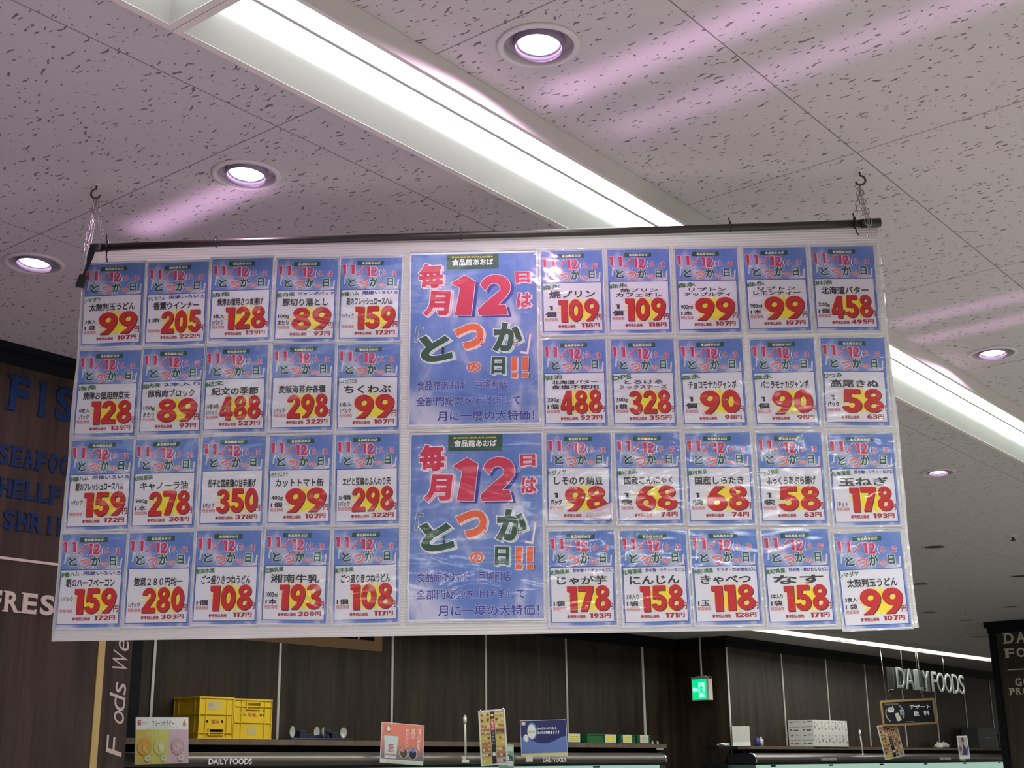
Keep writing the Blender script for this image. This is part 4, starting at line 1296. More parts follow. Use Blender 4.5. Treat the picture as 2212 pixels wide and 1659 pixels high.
# ------------------------------------------------------------------ things on the left shelf
SH1 = 1.915           # top of left shelf
def crate(label, M, w, d, h, upside, mt=YPL, name='bottle_crate', group='yellow crates on the shelf'):
    """ribbed plastic crate; local x along front, y up, z towards viewer; origin at the front bottom left corner"""
    t = thing(name, label, 'crate', M, group)
    b = MB()
    th = 0.010
    b.box(th, 0 if not upside else h - th, -d + th, w - th, th if not upside else h, -th, mt)
    hole = (w * 0.30, h * 0.11, w * 0.70, h * 0.22) if upside else (w * 0.32, h * 0.76, w * 0.66, h * 0.90)
    sq = [(w * 0.22, h * 0.38), (w * 0.66, h * 0.38)] if upside else [(w * 0.16, h * 0.57), (w * 0.24, h * 0.57), (w * 0.68, h * 0.57), (w * 0.77, h * 0.57), (w * 0.16, h * 0.67), (w * 0.77, h * 0.67)]
    # front wall with a grip hole and little square holes
    vs = [Vector((0, 0)), Vector((w, 0)), Vector((w, h)), Vector((0, h))]
    es = [(0, 1), (1, 2), (2, 3), (3, 0)]
    rects = [hole] + [(x, y, x + w * 0.06, y + h * 0.06) for x, y in sq]
    for x0, y0, x1, y1 in rects:
        k = len(vs)
        vs += [Vector((x0, y0)), Vector((x1, y0)), Vector((x1, y1)), Vector((x0, y1))]
        es += [(k, k + 1), (k + 1, k + 2), (k + 2, k + 3), (k + 3, k)]
    v, e, f, *_ = delaunay_2d_cdt(vs, es, [], 1, 1e-6)
    ok = []
    for q in f:
        c = sum((v[i] for i in q), Vector((0, 0))) / len(q)
        if not any(x0 < c.x < x1 and y0 < c.y < y1 for x0, y0, x1, y1 in rects):
            ok.append(tuple(q))
    b.add([(p.x, p.y, -0.012) for p in v], ok, mt)
    b.add([(p.x, p.y, -0.022) for p in v], [tuple(reversed(q)) for q in ok], mt)
    b.box(0, 0, -d, w, h, -d + th, mt)
    b.box(0, 0, -d + th, th, h, -0.022, mt)
    b.box(w - th, 0, -d + th, w, h, -0.022, mt)
    body = b.build('crate_body', t)
    r = MB()
    ys = (0.0, h * 0.13, h * 0.57, h * 0.96) if upside else (0.0, h * 0.40, h * 0.80, h * 0.96)
    for y in ys:
        for x0, x1 in (((0, w),) if y in (ys[0], ys[3]) else ((0, w * 0.18), (w * 0.18, w * 0.82), (w * 0.82, w))):
            r.box(x0 + 0.001, y, -0.012, x1 - 0.001, y + h * 0.028, 0.0, mt)
        r.box(-0.012, y, -d, 0, y + h * 0.028, -0.001, mt)
    for x in (0, w * 0.18, w * 0.80, w - 0.012):
        r.box(x, 0, -0.012, x + 0.010, h, -0.004, mt)
    for z in (0, 0.07, d - 0.08, d - 0.012):
        r.box(-0.008, 0, -z - 0.012, 0, h, -z, mt)
    r.build('rib', t)
    g = MB()
    x0, y0, x1, y1 = hole
    g.box(x0 - 0.012, y0 - 0.012, -0.012, x1 + 0.012, y0, 0.004, mt).box(x0 - 0.012, y1, -0.012, x1 + 0.012, y1 + 0.012, 0.004, mt)
    g.box(x0 - 0.012, y0, -0.012, x0, y1, 0.004, mt).box(x1, y0, -0.012, x1 + 0.012, y1, 0.004, mt)
    g.build('grip', body)
    p = MB()
    yy = h * 0.36 if upside else h * 0.55
    p.text('牛乳', w * 0.36, yy, w * 0.60, yy + h * 0.10, -0.011, mat('red_crate_print', (0.40, 0.05, 0.03), 0.5), 0.03, math.pi if upside else 0, res=2)
    p.build('print', body)
    s = MB()
    if upside:
        s.slab([(w * .25, h * .68), (w * .62, h * .68), (w * .66, h * .88), (w * .27, h * .88)], -0.0115, -0.0105, mat('worn_label', (0.50, 0.42, 0.18), 0.6))
        s.ellipse(w * .33, h * .80, w * .06, h * .06, -0.0100, GREYBOX, 16)
    else:
        s.slab([(w * .36, h * .10), (w * .60, h * .10), (w * .60, h * .30), (w * .36, h * .30)], -0.0115, -0.0105, mat('worn_label', (0.50, 0.42, 0.18), 0.6))
    s.build('sticker', body)
    return t
crate('yellow plastic crate turned upside down, left one on the shelf', facing(8.345, 10.615, SH1 + 0.001, 0), 0.425, 0.41, 0.405, True)
crate('yellow plastic crate standing upright, right one on the shelf', facing(8.80, 10.64, SH1 + 0.001, 0), 0.50, 0.38, 0.40, False)

t = thing('suction_cup_tray', 'dark navy tray with pale suction discs on the left shelf', 'tray', T((10.05, 10.78, SH1)))
MB().box(-0.45, -0.11, 0, 0.45, 0.11, 0.022, NPL).box(-0.28, -0.06, 0.022, -0.20, 0.06, 0.10, NPL).box(-0.20, -0.05, 0.022, 0.10, 0.05, 0.060, NPL).box(0.20, -0.05, 0.022, 0.29, 0.05, 0.085, NPL).build('tray_base', t, bevel=0.004)
for x, yw in ((-0.38, 20), (-0.03, 15), (0.06, 55), (0.37, 10)):
    M = T((x, -0.03, 0.083)) @ Matrix.Rotation(R(yw), 4, 'Z') @ Matrix.Rotation(R(90), 4, 'X')
    MB().lathe([(0.0, -0.012), (0.018, -0.010), (0.045, 0.0), (0.058, 0.010), (0.060, 0.014), (0.048, 0.010), (0.020, 0.0), (0.0, -0.002)], CLEARCUP, 24, M=M).build('suction_cup', t)
MB().lathe([(0.0, 0.0), (0.030, 0.0), (0.016, 0.02), (0.016, 0.06), (0.042, 0.085), (0.0, 0.085)], NPL, 16, M=T((0.155, -0.02, 0.022))).build('knob', t)

GB = [(14.12, 0.66), (14.93, 0.71), (15.72, 0.40), (16.16, 0.36)]
for i, (x, wd) in enumerate(GB):
    lab = ('green plastic crate partly behind the blue card on the shelf', 'green plastic crate with a yellow card, second from the blue card', 'green plastic crate with a yellow card, third from the blue card', 'green plastic crate with a pale card at the shelf right end')[i]
    t = thing('green_crate', lab, 'crate', wall_face(x, 10.66, SH1), 'green crates on the shelf')
    d, h = 0.30, 0.125
    b = MB().box(0, 0, -d, wd - 0.02, 0.008, 0, GPL).box(0, 0.008, -0.010, wd - 0.02, h, 0, GPL).box(0, 0.008, -d, wd - 0.02, h, -d + 0.01, GPL).box(0, 0.008, -d + 0.01, 0.01, h, -0.01, GPL).box(wd - 0.03, 0.008, -d + 0.01, wd - 0.02, h, -0.01, GPL)
    b.build('crate_body', t)
    MB().box(-0.006, h - 0.016, 0, wd - 0.014, h, 0.010, GPL).box(-0.002, 0.0, 0.0, wd - 0.018, 0.010, 0.008, GPL).build('rim', t)
    c = MB()
    lx = wd - 0.30 if i == 1 else 0.06
    if i == 0:
        lx = wd - 0.30
    lw = 0.27 if i < 2 else 0.22
    if lw > wd - 0.06: lw = wd - 0.08
    pale = YELLOW if i < 3 else OFFW
    c.box(lx, 0.012, 0.0105, lx + lw, h - 0.004, 0.013, OFFW)
    c.ellipse(lx + lw * 0.5, 0.066, lw * 0.40, 0.038, 0.0135, pale if i < 3 else mat('faint_yellow', (0.7, 0.65, 0.35), 0.5), 14)
    for q in range(3):
        c.rect(lx + lw * 0.15, 0.032 + 0.025 * q, lx + lw * 0.85, 0.040 + 0.025 * q, 0.0140, GREYBOX)
    c.build('price_card', t)
    MB().box(0.02, 0.03, 0.0, 0.05, h - 0.02, 0.006, GPL).build('rib', t)
t = thing('shelf_clip', 'two tiny pale clips at the right end of the left shelf', 'clip', T((16.62, 10.70, SH1)))
MB().lathe([(0.022, 0), (0.010, 0.05), (0, 0.05)], GREYBOX, 12).lathe([(0.022, 0), (0.010, 0.05), (0, 0.05)], GREYBOX, 12, M=T((0.14, 0, 0))).build('clips', t)
MB().box(-0.06, -0.112, -0.085, 0.12, -0.10, -0.056, GREYBOX).build('shelf_tag', t)

# ------------------------------------------------------------------ advertising cards standing on the canopies
def card(name, label, cat, M, w, h, th=0.012, back=WHITE):
    """card lying in local xy with its lower left corner at the origin"""
    t = thing(name, label, cat, M)
    MB().box(0, 0, -th, w, h, 0, back).build('card_body', t)
    return t
e = 0.0012
# fruit jelly card
FW, FH = 0.545, 0.405
t = card('fruit_jelly_card', 'white, yellow and pink fruit jelly advertising card in front of the yellow crates', 'advertising card', facing(7.19, 10.00, 1.672, 4, 1.0, 4), FW, FH)
b = MB()
b.rect(0.004, 0, FW * .30, FH * .73, e, mat('jelly_amber', (0.60, 0.46, 0.09), 0.5))
b.rect(FW * .30, 0, FW * .62, FH * .73, e, mat('jelly_lime', (0.58, 0.57, 0.12), 0.5))
b.rect(FW * .62, 0, FW - .004, FH * .73, e, mat('jelly_pink', (0.60, 0.42, 0.52), 0.5))
b.build('colour_panels', t)
b = MB()
for cx, c1, c2 in ((.155, (0.62, 0.36, 0.05), (0.70, 0.48, 0.16)), (.455, (0.60, 0.56, 0.22), (0.70, 0.68, 0.42)), (.785, (0.55, 0.36, 0.40), (0.68, 0.50, 0.50))):
    b.ellipse(FW * cx, FH * .36, FW * .128, FH * .185, e * 2, mat('rim%d' % int(cx * 100), tuple(v * .72 for v in c1), 0.5), 28)
    b.ellipse(FW * cx, FH * .365, FW * .118, FH * .172, e * 3, mat('bowl%d' % int(cx * 100), c1, 0.5), 28)
    rnd = random.Random(int(cx * 99))
    for q in range(9):
        a, rr = rnd.uniform(0, 6.28), rnd.uniform(0, .07)
        b.ellipse(FW * (cx + rr * math.cos(a)), FH * (.33 + rr * 1.3 * math.sin(a)), FW * .026, FH * .034, e * (4 + q * .1), mat('bits%d' % int(cx * 100), c2, 0.5), 10, a)
    b.ellipse(FW * (cx + .07), FH * .12, FW * .06, FH * .065, e * 4, OFFW, 18)
    b.text('48', FW * (cx + .045), FH * .11, FW * (cx + .095), FH * .15, e * 5, DGREY, 0.0, res=1)
    b.rect(FW * (cx + .045), FH * .045, FW * (cx + .09), FH * .065, e * 5, LRED)
b.build('bowl_pictures', t)
b = MB()
b.text('フルーツセラピー', FW * .30, FH * .80, FW * .72, FH * .93, e, BLACKINK, 0.0)
b.text('フジッコ', FW * .12, FH * .85, FW * .23, FH * .90, e, DGREY, 0.01, res=2)
b.rect(FW * .035, FH * .83, FW * .095, FH * .94, e, mat('logo_red', (0.55, 0.03, 0.05), 0.5))
b.text('フ', FW * .05, FH * .85, FW * .085, FH * .92, e * 2, WINK, 0.02, res=1)
b.text('おかげさまでフルーツゼリーシリーズ売上', FW * .20, FH * .755, FW * .84, FH * .785, e, DGREY, 0.0, res=1)
b.text('つるんとジュレ', FW * .18, FH * .61, FW * .75, FH * .70, e * 2, mat('cream_print', (0.75, 0.70, 0.45), 0.5), 0.0, res=2)
b.ellipse(FW * .92, FH * .845, FW * .035, FH * .055, e, mat('fruit_drop', (0.62, 0.30, 0.12), 0.5), 18)
b.poly([(FW * .895, FH * .875), (FW * .945, FH * .875), (FW * .925, FH * .95)], e, mat('fruit_drop', (0.62, 0.30, 0.12), 0.5))
b.build('lettering', t)
# pink yogurt card
PWd, PHt = 0.51, 0.42
t = card('yogurt_card', 'salmon pink yogurt advertising card with a white pot, leaning on the canopy', 'advertising card', facing(10.27, 10.02, 1.676, 20, -4.0, 4), PWd, PHt)
b = MB()
n = 8
for q in range(n):
    k = q / (n - 1)
    top, low = (0.66, 0.20, 0.15), (0.16, 0.17, 0.20)
    kk = max(0, (0.45 - k) / 0.45)
    c = tuple(a * (1 - kk) + d * kk for a, d in zip(top, low))
    b.rect(.004, PHt * (.10 + .89 * q / n), PWd - .004, PHt * (.10 + .89 * (q + 1) / n), e, mat('salmon_band%d' % q, c, 0.5))
b.build('colour_panel', t)
b = MB()
pot = [(PWd * .09, PHt * .12), (PWd * .36, PHt * .12), (PWd * .38, PHt * .55), (PWd * .40, PHt * .60), (PWd * .39, PHt * .67), (PWd * .07, PHt * .67), (PWd * .055, PHt * .60), (PWd * .075, PHt * .55)]
b.poly(pot, e * 2, mat('pot_white', (0.52, 0.60, 0.62), 0.5))
b.poly([(PWd * .09, PHt * .20), (PWd * .36, PHt * .20), (PWd * .362, PHt * .235), (PWd * .088, PHt * .235)], e * 3, LRED)
b.text('恵', PWd * .155, PHt * .28, PWd * .30, PHt * .48, e * 3, mat('logo_red', (0.55, 0.03, 0.05), 0.5), 0.0)
b.build('pot_picture', t)
b = MB()
b.ellipse(PWd * .53, PHt * .27, PWd * .10, PHt * .13, e * 2, PEACH, 22).ellipse(PWd * .53, PHt * .27, PWd * .085, PHt * .115, e * 3, mat('dark_olive', (0.08, 0.07, 0.05), 0.5), 20)
b.ellipse(PWd * .745, PHt * .26, PWd * .10, PHt * .14, e * 2, OFFW, 22).ellipse(PWd * .745, PHt * .26, PWd * .085, PHt * .125, e * 3, mat('deep_teal', (0.01, 0.03, 0.05), 0.5), 20).ellipse(PWd * .74, PHt * .35, PWd * .055, PHt * .055, e * 4, mat('soft_blue', (0.12, 0.20, 0.52), 0.5), 14)
b.ellipse(PWd * .50, PHt * .34, PWd * .05, PHt * .045, e * 4, mat('rose_grain', (0.50, 0.24, 0.22), 0.5), 12)
b.ellipse(PWd * .15, PHt * .84, PWd * .065, PHt * .085, e * 2, mat('seal_green', (0.12, 0.16, 0.10), 0.5), 20).ellipse(PWd * .15, PHt * .84, PWd * .05, PHt * .065, e * 3, OFFW, 18)
b.build('round_pictures', t)
for col, (body, x, y1) in enumerate((('2つの菌と、', .84, .90), ('毎日の', .70, .90), ('おなかに。', .56, .88))):
    b = MB()
    for q, ch in enumerate(body):
        sz = .115 if (col, q) == (0, 0) else .085
        b.text(ch, PWd * x, PHt * (y1 - .092 * q - sz), PWd * (x + sz * .82), PHt * (y1 - .092 * q), e * 3, WINK, 0.0, res=2)
    b.build('text_column', t)
MB().rect(.004, .004, PWd - .004, PHt * .10, e, OFFW).text('恵 ガセリ菌ヨーグルト', PWd * .15, PHt * .03, PWd * .9, PHt * .06, e * 2, GREYBOX, 0.0, res=1).build('foot_strip', t)
# blue yogurt card
BWd, BHt = 0.565, 0.43
t = card('yogurt_card', 'dark blue yogurt advertising card with an oval logo, between brown flyer and green crates', 'advertising card', facing(12.74, 10.07, 1.725, 44, 1.0, 4), BWd, BHt)
b = MB()
b.rect(.004, BHt * .10, BWd - .004, BHt - .004, e, mat('card_navy', (0.012, 0.016, 0.10), 0.5))
arc = [(.004, BHt * .10), (BWd - .004, BHt * .10), (BWd - .004, BHt * .56)] + [(BWd * (.92 - .84 * q / 12), BHt * (.56 - .20 * math.sin(math.pi * q / 12))) for q in range(1, 12)] + [(.004, BHt * .55)]
v, ed, f, *_ = delaunay_2d_cdt([Vector(p) for p in arc], [(i, (i + 1) % len(arc)) for i in range(len(arc))], [list(range(len(arc)))], 1, 1e-6)
b.add([(p.x, p.y, e * 2) for p in v], [tuple(q) for q in f], mat('card_periwinkle', (0.10, 0.16, 0.42), 0.5))
b.rect(.004, .004, BWd - .004, BHt * .11, e * 2, mat('card_cream', (0.52, 0.50, 0.28), 0.5))
b.build('colour_panels', t)
b = MB()
b.ellipse(BWd * .25, BHt * .70, BWd * .105, BHt * .235, e * 2, mat('oval_blue', (0.08, 0.22, 0.50), 0.5), 30).ellipse(BWd * .24, BHt * .69, BWd * .09, BHt * .195, e * 3, OFFW, 30)
b.text('ブルガリア', BWd * .165, BHt * .655, BWd * .315, BHt * .715, e * 4, BLACKINK, 0.02, res=2)
b.poly([(BWd * .06, BHt * .58), (BWd * .12, BHt * .63), (BWd * .17, BHt * .57), (BWd * .165, BHt * .46), (BWd * .12, BHt * .40), (BWd * .065, BHt * .47)], e * 4, OFFW)
b.rect(BWd * .03, BHt * .87, BWd * .11, BHt * .96, e * 2, mat('blush_patch', (0.62, 0.42, 0.42), 0.5))
b.build('logo', t)
b = MB()
b.text('ヨーグルトがつなぐ、', BWd * .36, BHt * .73, BWd * .80, BHt * .81, e * 2, WINK, 0.02, res=2)
b.text('みんなの笑顔', BWd * .36, BHt * .615, BWd * .64, BHt * .695, e * 2, WINK, 0.02, res=2)
for q in range(4):
    b.text('?', BWd * (.655 + .05 * q), BHt * .61, BWd * (.69 + .05 * q), BHt * .70, e * 2, WINK, 0.02, res=2)
b.build('lettering', t)
MB().box(.05, -.055, -.02, .13, 0, .03, OFFW).build('card_foot', t)
MB().box(BWd - .2, -.035, -.02, BWd - .12, -.001, .03, GREYBOX).build('card_foot', t)
# small green card behind the flyer
t = card('leaflet_card', 'narrow pale green card half hidden behind the brown flyer', 'advertising card', facing(12.22, 9.99, 1.60, 12, -2, 3), 0.22, 0.275)
b = MB()
b.rect(.003, .003, .217, .272, e, mat('card_sage', (0.20, 0.36, 0.30), 0.5)).rect(.05, .20, .217, .255, e * 2, mat('card_mint', (0.48, 0.62, 0.54), 0.5)).ellipse(.15, .11, .06, .05, e * 2, mat('card_teal', (0.02, 0.10, 0.09), 0.5), 18).rect(.12, .03, .20, .09, e * 3, OFFW)
b.text('L', .13, .10, .17, .14, e * 3, WINK, 0.03, res=1)
b.build('card_print', t)
# food flyers on stand poles
def flyer(label, M, w, h, seed):
    t = thing('food_flyer', label, 'flyer', M, 'brown food flyers on stands')
    MB().box(0, 0, -.006, w, h, 0, OFFW).build('backing_sheet', t)
    b = MB()
    rnd = random.Random(seed)
    cols = [(0.42, 0.27, 0.14), (0.50, 0.34, 0.16), (0.30, 0.17, 0.10), (0.48, 0.38, 0.10), (0.40, 0.24, 0.12), (0.54, 0.42, 0.24)]
    m_ = .018
    rows = 9
    for side in (0, 1):
        xa = m_ if side == 0 else w * .60
        xb = w * .42 if side == 0 else w - m_
        for r in range(rows):
            ya = m_ + (h - 2 * m_) * r / rows
            yb = m_ + (h - 2 * m_) * (r + 1) / rows
            c = cols[rnd.randrange(6)] if r > 0 else ((0.50, 0.42, 0.10) if side == 0 else (0.35, 0.34, 0.45))
            b.rect(xa, ya, xb, yb, e, mat('flyer%d' % int(c[0] * 1000), c, 0.5))
            for q in range(3):
                c2 = rnd.choice([(0.12, 0.06, 0.04), (0.62, 0.50, 0.30), (0.45, 0.10, 0.06), (0.58, 0.40, 0.12)])
                b.ellipse(xa + (xb - xa) * (.2 + .3 * q), (ya + yb) / 2 + rnd.uniform(-.008, .008), (xb - xa) * .12, (yb - ya) * .30, e * (2 + q * .2), mat('dish%d' % int(c2[0] * 1000 + c2[1] * 100), c2, 0.5), 10, rnd.uniform(0, 3))
    b.build('dish_pictures', t)
    b = MB()
    b.rect(w * .43, m_, w * .59, h - m_, e, BLACKINK)
    b.rect(w * .44, h * .62, w * .58, h * .84, e * 2, mat('logo_red', (0.55, 0.03, 0.05), 0.5))
    for q, ch in enumerate('ごちそう'):
        b.text(ch, w * .455, h * (.79 - .05 * q), w * .565, h * (.83 - .05 * q), e * 3, WINK, 0.02, res=1)
    for q, ch in enumerate('予約承り'):
        b.text(ch, w * .465, h * (.55 - .06 * q), w * .555, h * (.59 - .06 * q), e * 2, OFFW, 0.0, res=1)
    b.ellipse(w * .51, h * .90, w * .05, h * .025, e * 2, YELLOW, 12)
    b.ellipse(w * .51, h * .20, w * .06, h * .04, e * 2, OFFW, 12)
    b.build('title_band', t)
    for k in (.08, .92):
        MB().tube([(w * k, h + .012, -.003), (w * k, h - .012, .004)], .008, CHROME).build('clip', t)
    return t
flyer('brown food flyer hanging over the canopy edge left of the blue card', facing(11.90, 10.00, 1.628, 58, 3.0, 1), 0.315, 0.62, 4)
flyer('brown food flyer hanging tilted under the framed chalkboard', facing(21.02, 9.05, 1.655, 40, 10, 1), 0.36, 0.545, 9)
def stand_pole(label, x, y, z, h, lean):
    t = thing('stand_pole', label, 'stand', T((x, y, z)), 'white flyer stand poles')
    MB().box(-.06, -.03, 0, .06, .05, .035, OFFW).box(-.05, -.03, .035, .0, .05, .075, OFFW).build('foot', t, bevel=0.006)
    MB().tube([(.03, 0, .03), (.03 + lean * .5, 0, h * .5), (.03 + lean, 0, h - .05)], .013, OFFW).build('pole', t)
    MB().tube([(.03 + lean, 0, h - .09), (.03 + lean, 0, h - .02)], .020, OFFW).lathe([(.018, 0), (.006, .025), (0, .025)], GREYBOX, 10, M=T((.03 + lean, 0, h - .02))).build('cap', t)
stand_pole('white stand pole with square foot left of the brown flyer', 11.74, 10.12, 1.785 - 0.12, 0.53, -0.012)
stand_pole('thin white stand pole on the right canopy, right of the white boxes', 20.60, 9.25, 1.765 - 0.08, 0.45, -0.06)
# photo card
t = card('photo_card', 'white photo card showing a dark-haired person in a blue dress', 'advertising card', facing(24.52, 9.12, 1.665, 38, 1, 2), 0.215, 0.41)
b = MB().rect(.015, .065, .20, .395, e, mat('photo_pale', (0.50, 0.44, 0.46), 0.5))
b.poly([(.06, .07), (.175, .07), (.165, .16), (.14, .24), (.105, .245), (.085, .16)], e * 2, mat('dress_blue', (0.05, 0.07, 0.20), 0.5))
b.poly([(.085, .25), (.13, .25), (.125, .30), (.095, .30)], e * 3, mat('skin_print', (0.45, 0.28, 0.22), 0.5))
b.ellipse(.11, .33, .026, .050, e * 2, mat('hair_print', (0.02, 0.015, 0.015), 0.5), 18).ellipse(.108, .322, .015, .022, e * 4, mat('skin_print', (0.45, 0.28, 0.22), 0.5), 14)
b.poly([(.02, .12), (.075, .17), (.07, .20), (.02, .24)], e * 1.5, mat('photo_brown', (0.22, 0.13, 0.11), 0.5)).poly([(.165, .12), (.20, .10), (.20, .25), (.175, .20)], e * 1.5, mat('photo_brown', (0.22, 0.13, 0.11), 0.5))
b.build('photo_print', t)
MB().box(.02, -.03, -.05, .10, 0, .02, GREYBOX).build('card_foot', t)

# ------------------------------------------------------------------ things on the right shelf
SH2 = 1.8775
t = thing('white_carton', 'plain pale grey upright box at the left end of the right shelf', 'box', T((17.86, 9.93, SH2)) @ Matrix.Rotation(R(-56), 4, 'Z'))
MB().box(-.13, -.09, 0, .13, .09, .285, OFFW).build('box_body', t)
MB().box(-.132, -.094, 0, .132, -.0905, .055, WINK).build('front_lip', t)
t = thing('cloth_scrap', 'small crumpled white cloth at the far left of the right shelf', 'cloth', T((17.42, 9.98, SH2)))
b = bmesh.new(); bmesh.ops.create_icosphere(b, subdivisions=3, radius=1)
rnd = random.Random(2)
def lump(b, sx, sy, sz, amp, seed):
    from mathutils import noise
    for v in b.verts:
        n = noise.noise(v.co * 2.3 + Vector((seed, 0, 0)))
        v.co *= 1 + amp * n
        v.co = Vector((v.co.x * sx, v.co.y * sy, max(v.co.z, -0.55) * sz))
def bm_build(b, name, mt, parent, M=None):
    me = bpy.data.meshes.new(name)
    b.to_mesh(me); b.free()
    me.materials.append(mt)
    for p in me.polygons: p.use_smooth = True
    return place(me, name, parent, M)
lump(b, .13, .07, .028, .5, 1)
bm_build(b, 'cloth_fold', OFFW, t, T((0, 0, .0155)))
t = thing('crumpled_bag', 'crumpled white plastic bag on the right shelf left of the photo card', 'bag', T((25.85, 9.95, SH2)))
b = bmesh.new(); bmesh.ops.create_icosphere(b, subdivisions=3, radius=1)
lump(b, .27, .10, .075, .6, 7)
bm_build(b, 'bag_lump', OFFW, t, T((0, 0, .0415)))
t = thing('spray_bottle', 'small blue and white bottle beside the plain grey box', 'bottle', T((18.28, 9.88, SH2)))
MB().lathe([(0.0, 0), (.045, 0), (.045, .08), (.02, .11), (.02, .125), (0, .125)], mat('bottle_blue', (0.03, 0.06, 0.30), 0.4), 20).build('bottle_body', t)
MB().lathe([(0.0, 0), (.035, 0), (.035, .09), (.012, .115), (.012, .135), (0, .135)], OFFW, 20, M=T((.075, -.02, 0))).build('white_neck', t)
# cartons: front faces to the left show the long sides
def carton(label, x, y, z, front):
    t = thing('milk_carton_box', label, 'box', T((x, y, z)), 'small white boxes stacked on the right shelf')
    MB().box(0, 0, 0, .248, .222, .206, OFFW).build('box_body', t)
    b = MB()
    F = wall_face(0, -.0008, 0)
    rd = random.Random(int(x * 31 + z * 17))
    b.rect(.03, .14, .075, .18, 0, GREYBOX).text('A', .12, .10, .165, .16, 0, DGREY, 0.0, res=1).rect(.15, .05, .22, .085, 0, GREYBOX).rect(.04, .07, .07, .12, 0, DGREY).rect(.16, .17, .22, .182, 0, GREYBOX)
    b.build('front_print', t, F)
    b = MB()
    F = basis((-.0008, .222, 0), (0, -1, 0), (0, 0, 1)) @ Matrix.Scale(.69, 4, (1, 0, 0))
    b.rect(.06, .165, .13, .18, 0, DGREY).rect(.18, .175, .28, .186, 0, DGREY).rect(.05, .04, .10, .065, 0, DGREY).rect(.14, .035, .26, .055, 0, DGREY).rect(.02, .095, .30, .101, 0, DGREY)
    b.build('side_print', t, F)
    return t
ORD = ['first', 'second', 'third', 'fourth', 'fifth']
for k in range(5):
    for lv in range(2):
        carton('small white printed box, %s from the left, %s layer of the front stack' % (ORD[k], ('lower', 'upper')[lv]), 19.80 + k * .252, 9.685, SH2 + .0005 + lv * .2075, True)
for lv in range(2):
    carton('small white box behind the left end of the stack, %s layer' % ('lower', 'upper')[lv], 19.797, 9.9085, SH2 + .0005 + lv * .2075, False)
t = thing('folding_crate', 'dark grey plastic crate at the right end of the right shelf', 'crate', T((27.45, 9.78, SH2)))
DG = mat('charcoal_plastic', (0.030, 0.038, 0.042), 0.5)
b = MB().box(0, 0, 0, 1.15, .34, .012, DG).box(0, 0, .012, 1.15, .012, .40, DG).box(0, .328, .012, 1.15, .34, .40, DG).box(0, .012, .012, .012, .328, .40, DG).box(1.138, .012, .012, 1.15, .328, .40, DG)
b.build('crate_body', t)
b = MB()
for z in (.05, .13, .21, .29):
    b.box(-.012, -.006, z, 1.16, 0, z + .02, DG)
b.box(-.012, -.012, .37, 1.16, 0, .405, DG)
b.build('rib', t)
MB().rect(.35, .20, .70, .235, .0075, GREYBOX).build('label_print', t, wall_face(0, 0, 0))
t = thing('folding_crate', 'smaller grey slatted crate beside the brown column', 'crate', T((28.72, 9.80, SH2)))
b = MB().box(0, 0, 0, .42, .30, .012, GREYBOX).box(0, 0, .012, .03, .30, .32, DG).box(.39, 0, .012, .42, .30, .32, DG).box(.03, .29, .012, .39, .30, .32, DG)
for z in (.04, .10, .16, .22, .28):
    b.box(.03, 0, z, .39, .01, z + .035, DG)
b.build('crate_body', t)

# ------------------------------------------------------------------ hanging signs
# brown framed board hanging behind the poster board
t = thing('framed_sign', 'brown framed black sign mostly hidden behind the poster board', 'sign', wall_face(6.9, 8.5, 2.645), None)
WF, HF = 1.815, 0.55
MB().box(0, 0, -.03, WF, .085, 0, BROWNFR).box(0, HF - .085, -.03, WF, HF, 0, BROWNFR).box(0, .085, -.03, .10, HF - .085, 0, BROWNFR).box(WF - .10, .085, -.03, WF, HF - .085, 0, BROWNFR).build('frame', t)
MB().box(.10, .085, -.025, WF - .10, HF - .085, -.008, BLACK).build('black_panel', t)
for q in ([(1.45, .10), (1.465, .10), (1.49, .15), (1.475, .15)], [(1.51, .09), (1.53, .09), (1.515, .15), (1.50, .15)], [(1.62, .125), (1.65, .125), (1.66, .15), (1.625, .15)]):
    MB().poly(q, -.006, WINK).build('chalk_stroke', t)
MB().tube([(.3, HF, -.015), (.3, 3.515 - 2.645, -.015)], .005, STEEL).tube([(1.5, HF, -.015), (1.5, 3.515 - 2.645, -.015)], .005, STEEL).build('hanging_rod', t)

# exit sign
EX = basis((17.63, 10.60, EYE + 0.957), (0, -1, 0), (0, 0, 1))
t = thing('exit_sign', 'green lit running-man exit sign on a pole', 'exit sign', EX)
EG = mat('exit_green', (0.0, 0.35, 0.12), 0.4, emit=(0.0, 0.62, 0.22), strength=0.95)
EW = mat('exit_white', (0.6, 0.9, 0.8), 0.4, emit=(0.30, 0.95, 0.72), strength=0.85)
MB().box(0, 0, -.11, .305, .345, 0, OFFW).build('housing', t, bevel=0.006)
MB().box(.0, .318, -.10, .305, .350, .003, GREYBOX).box(.08, .35, -.08, .23, .366, -.03, GREYBOX).build('top_cap', t)
b = MB().rect(.014, .014, .262, .312, .0015, EG)
face = b.build('lit_face', t)
b = MB()
b.rect(.125, .04, .232, .265, .003, EW)
b.poly([(.012, .16), (.055, .115), (.055, .14), (.115, .135), (.105, .185), (.055, .18), (.055, .205)], .003, EW)
b.ellipse(.165, .235, .013, .015, .0042, EG, 14)
b.poly([(.155, .215), (.185, .21), (.19, .15), (.175, .12), (.155, .15)], .0042, EG)
b.poly([(.155, .15), (.172, .145), (.15, .10), (.135, .07), (.125, .08), (.138, .11)], .0042, EG)
b.poly([(.175, .15), (.195, .15), (.20, .12), (.235, .105), (.235, .09), (.185, .105)], .0042, EG)
b.poly([(.157, .212), (.15, .19), (.13, .165), (.14, .16), (.165, .185)], .0042, EG)
b.poly([(.18, .21), (.205, .19), (.215, .165), (.205, .16), (.19, .18)], .0042, EG)
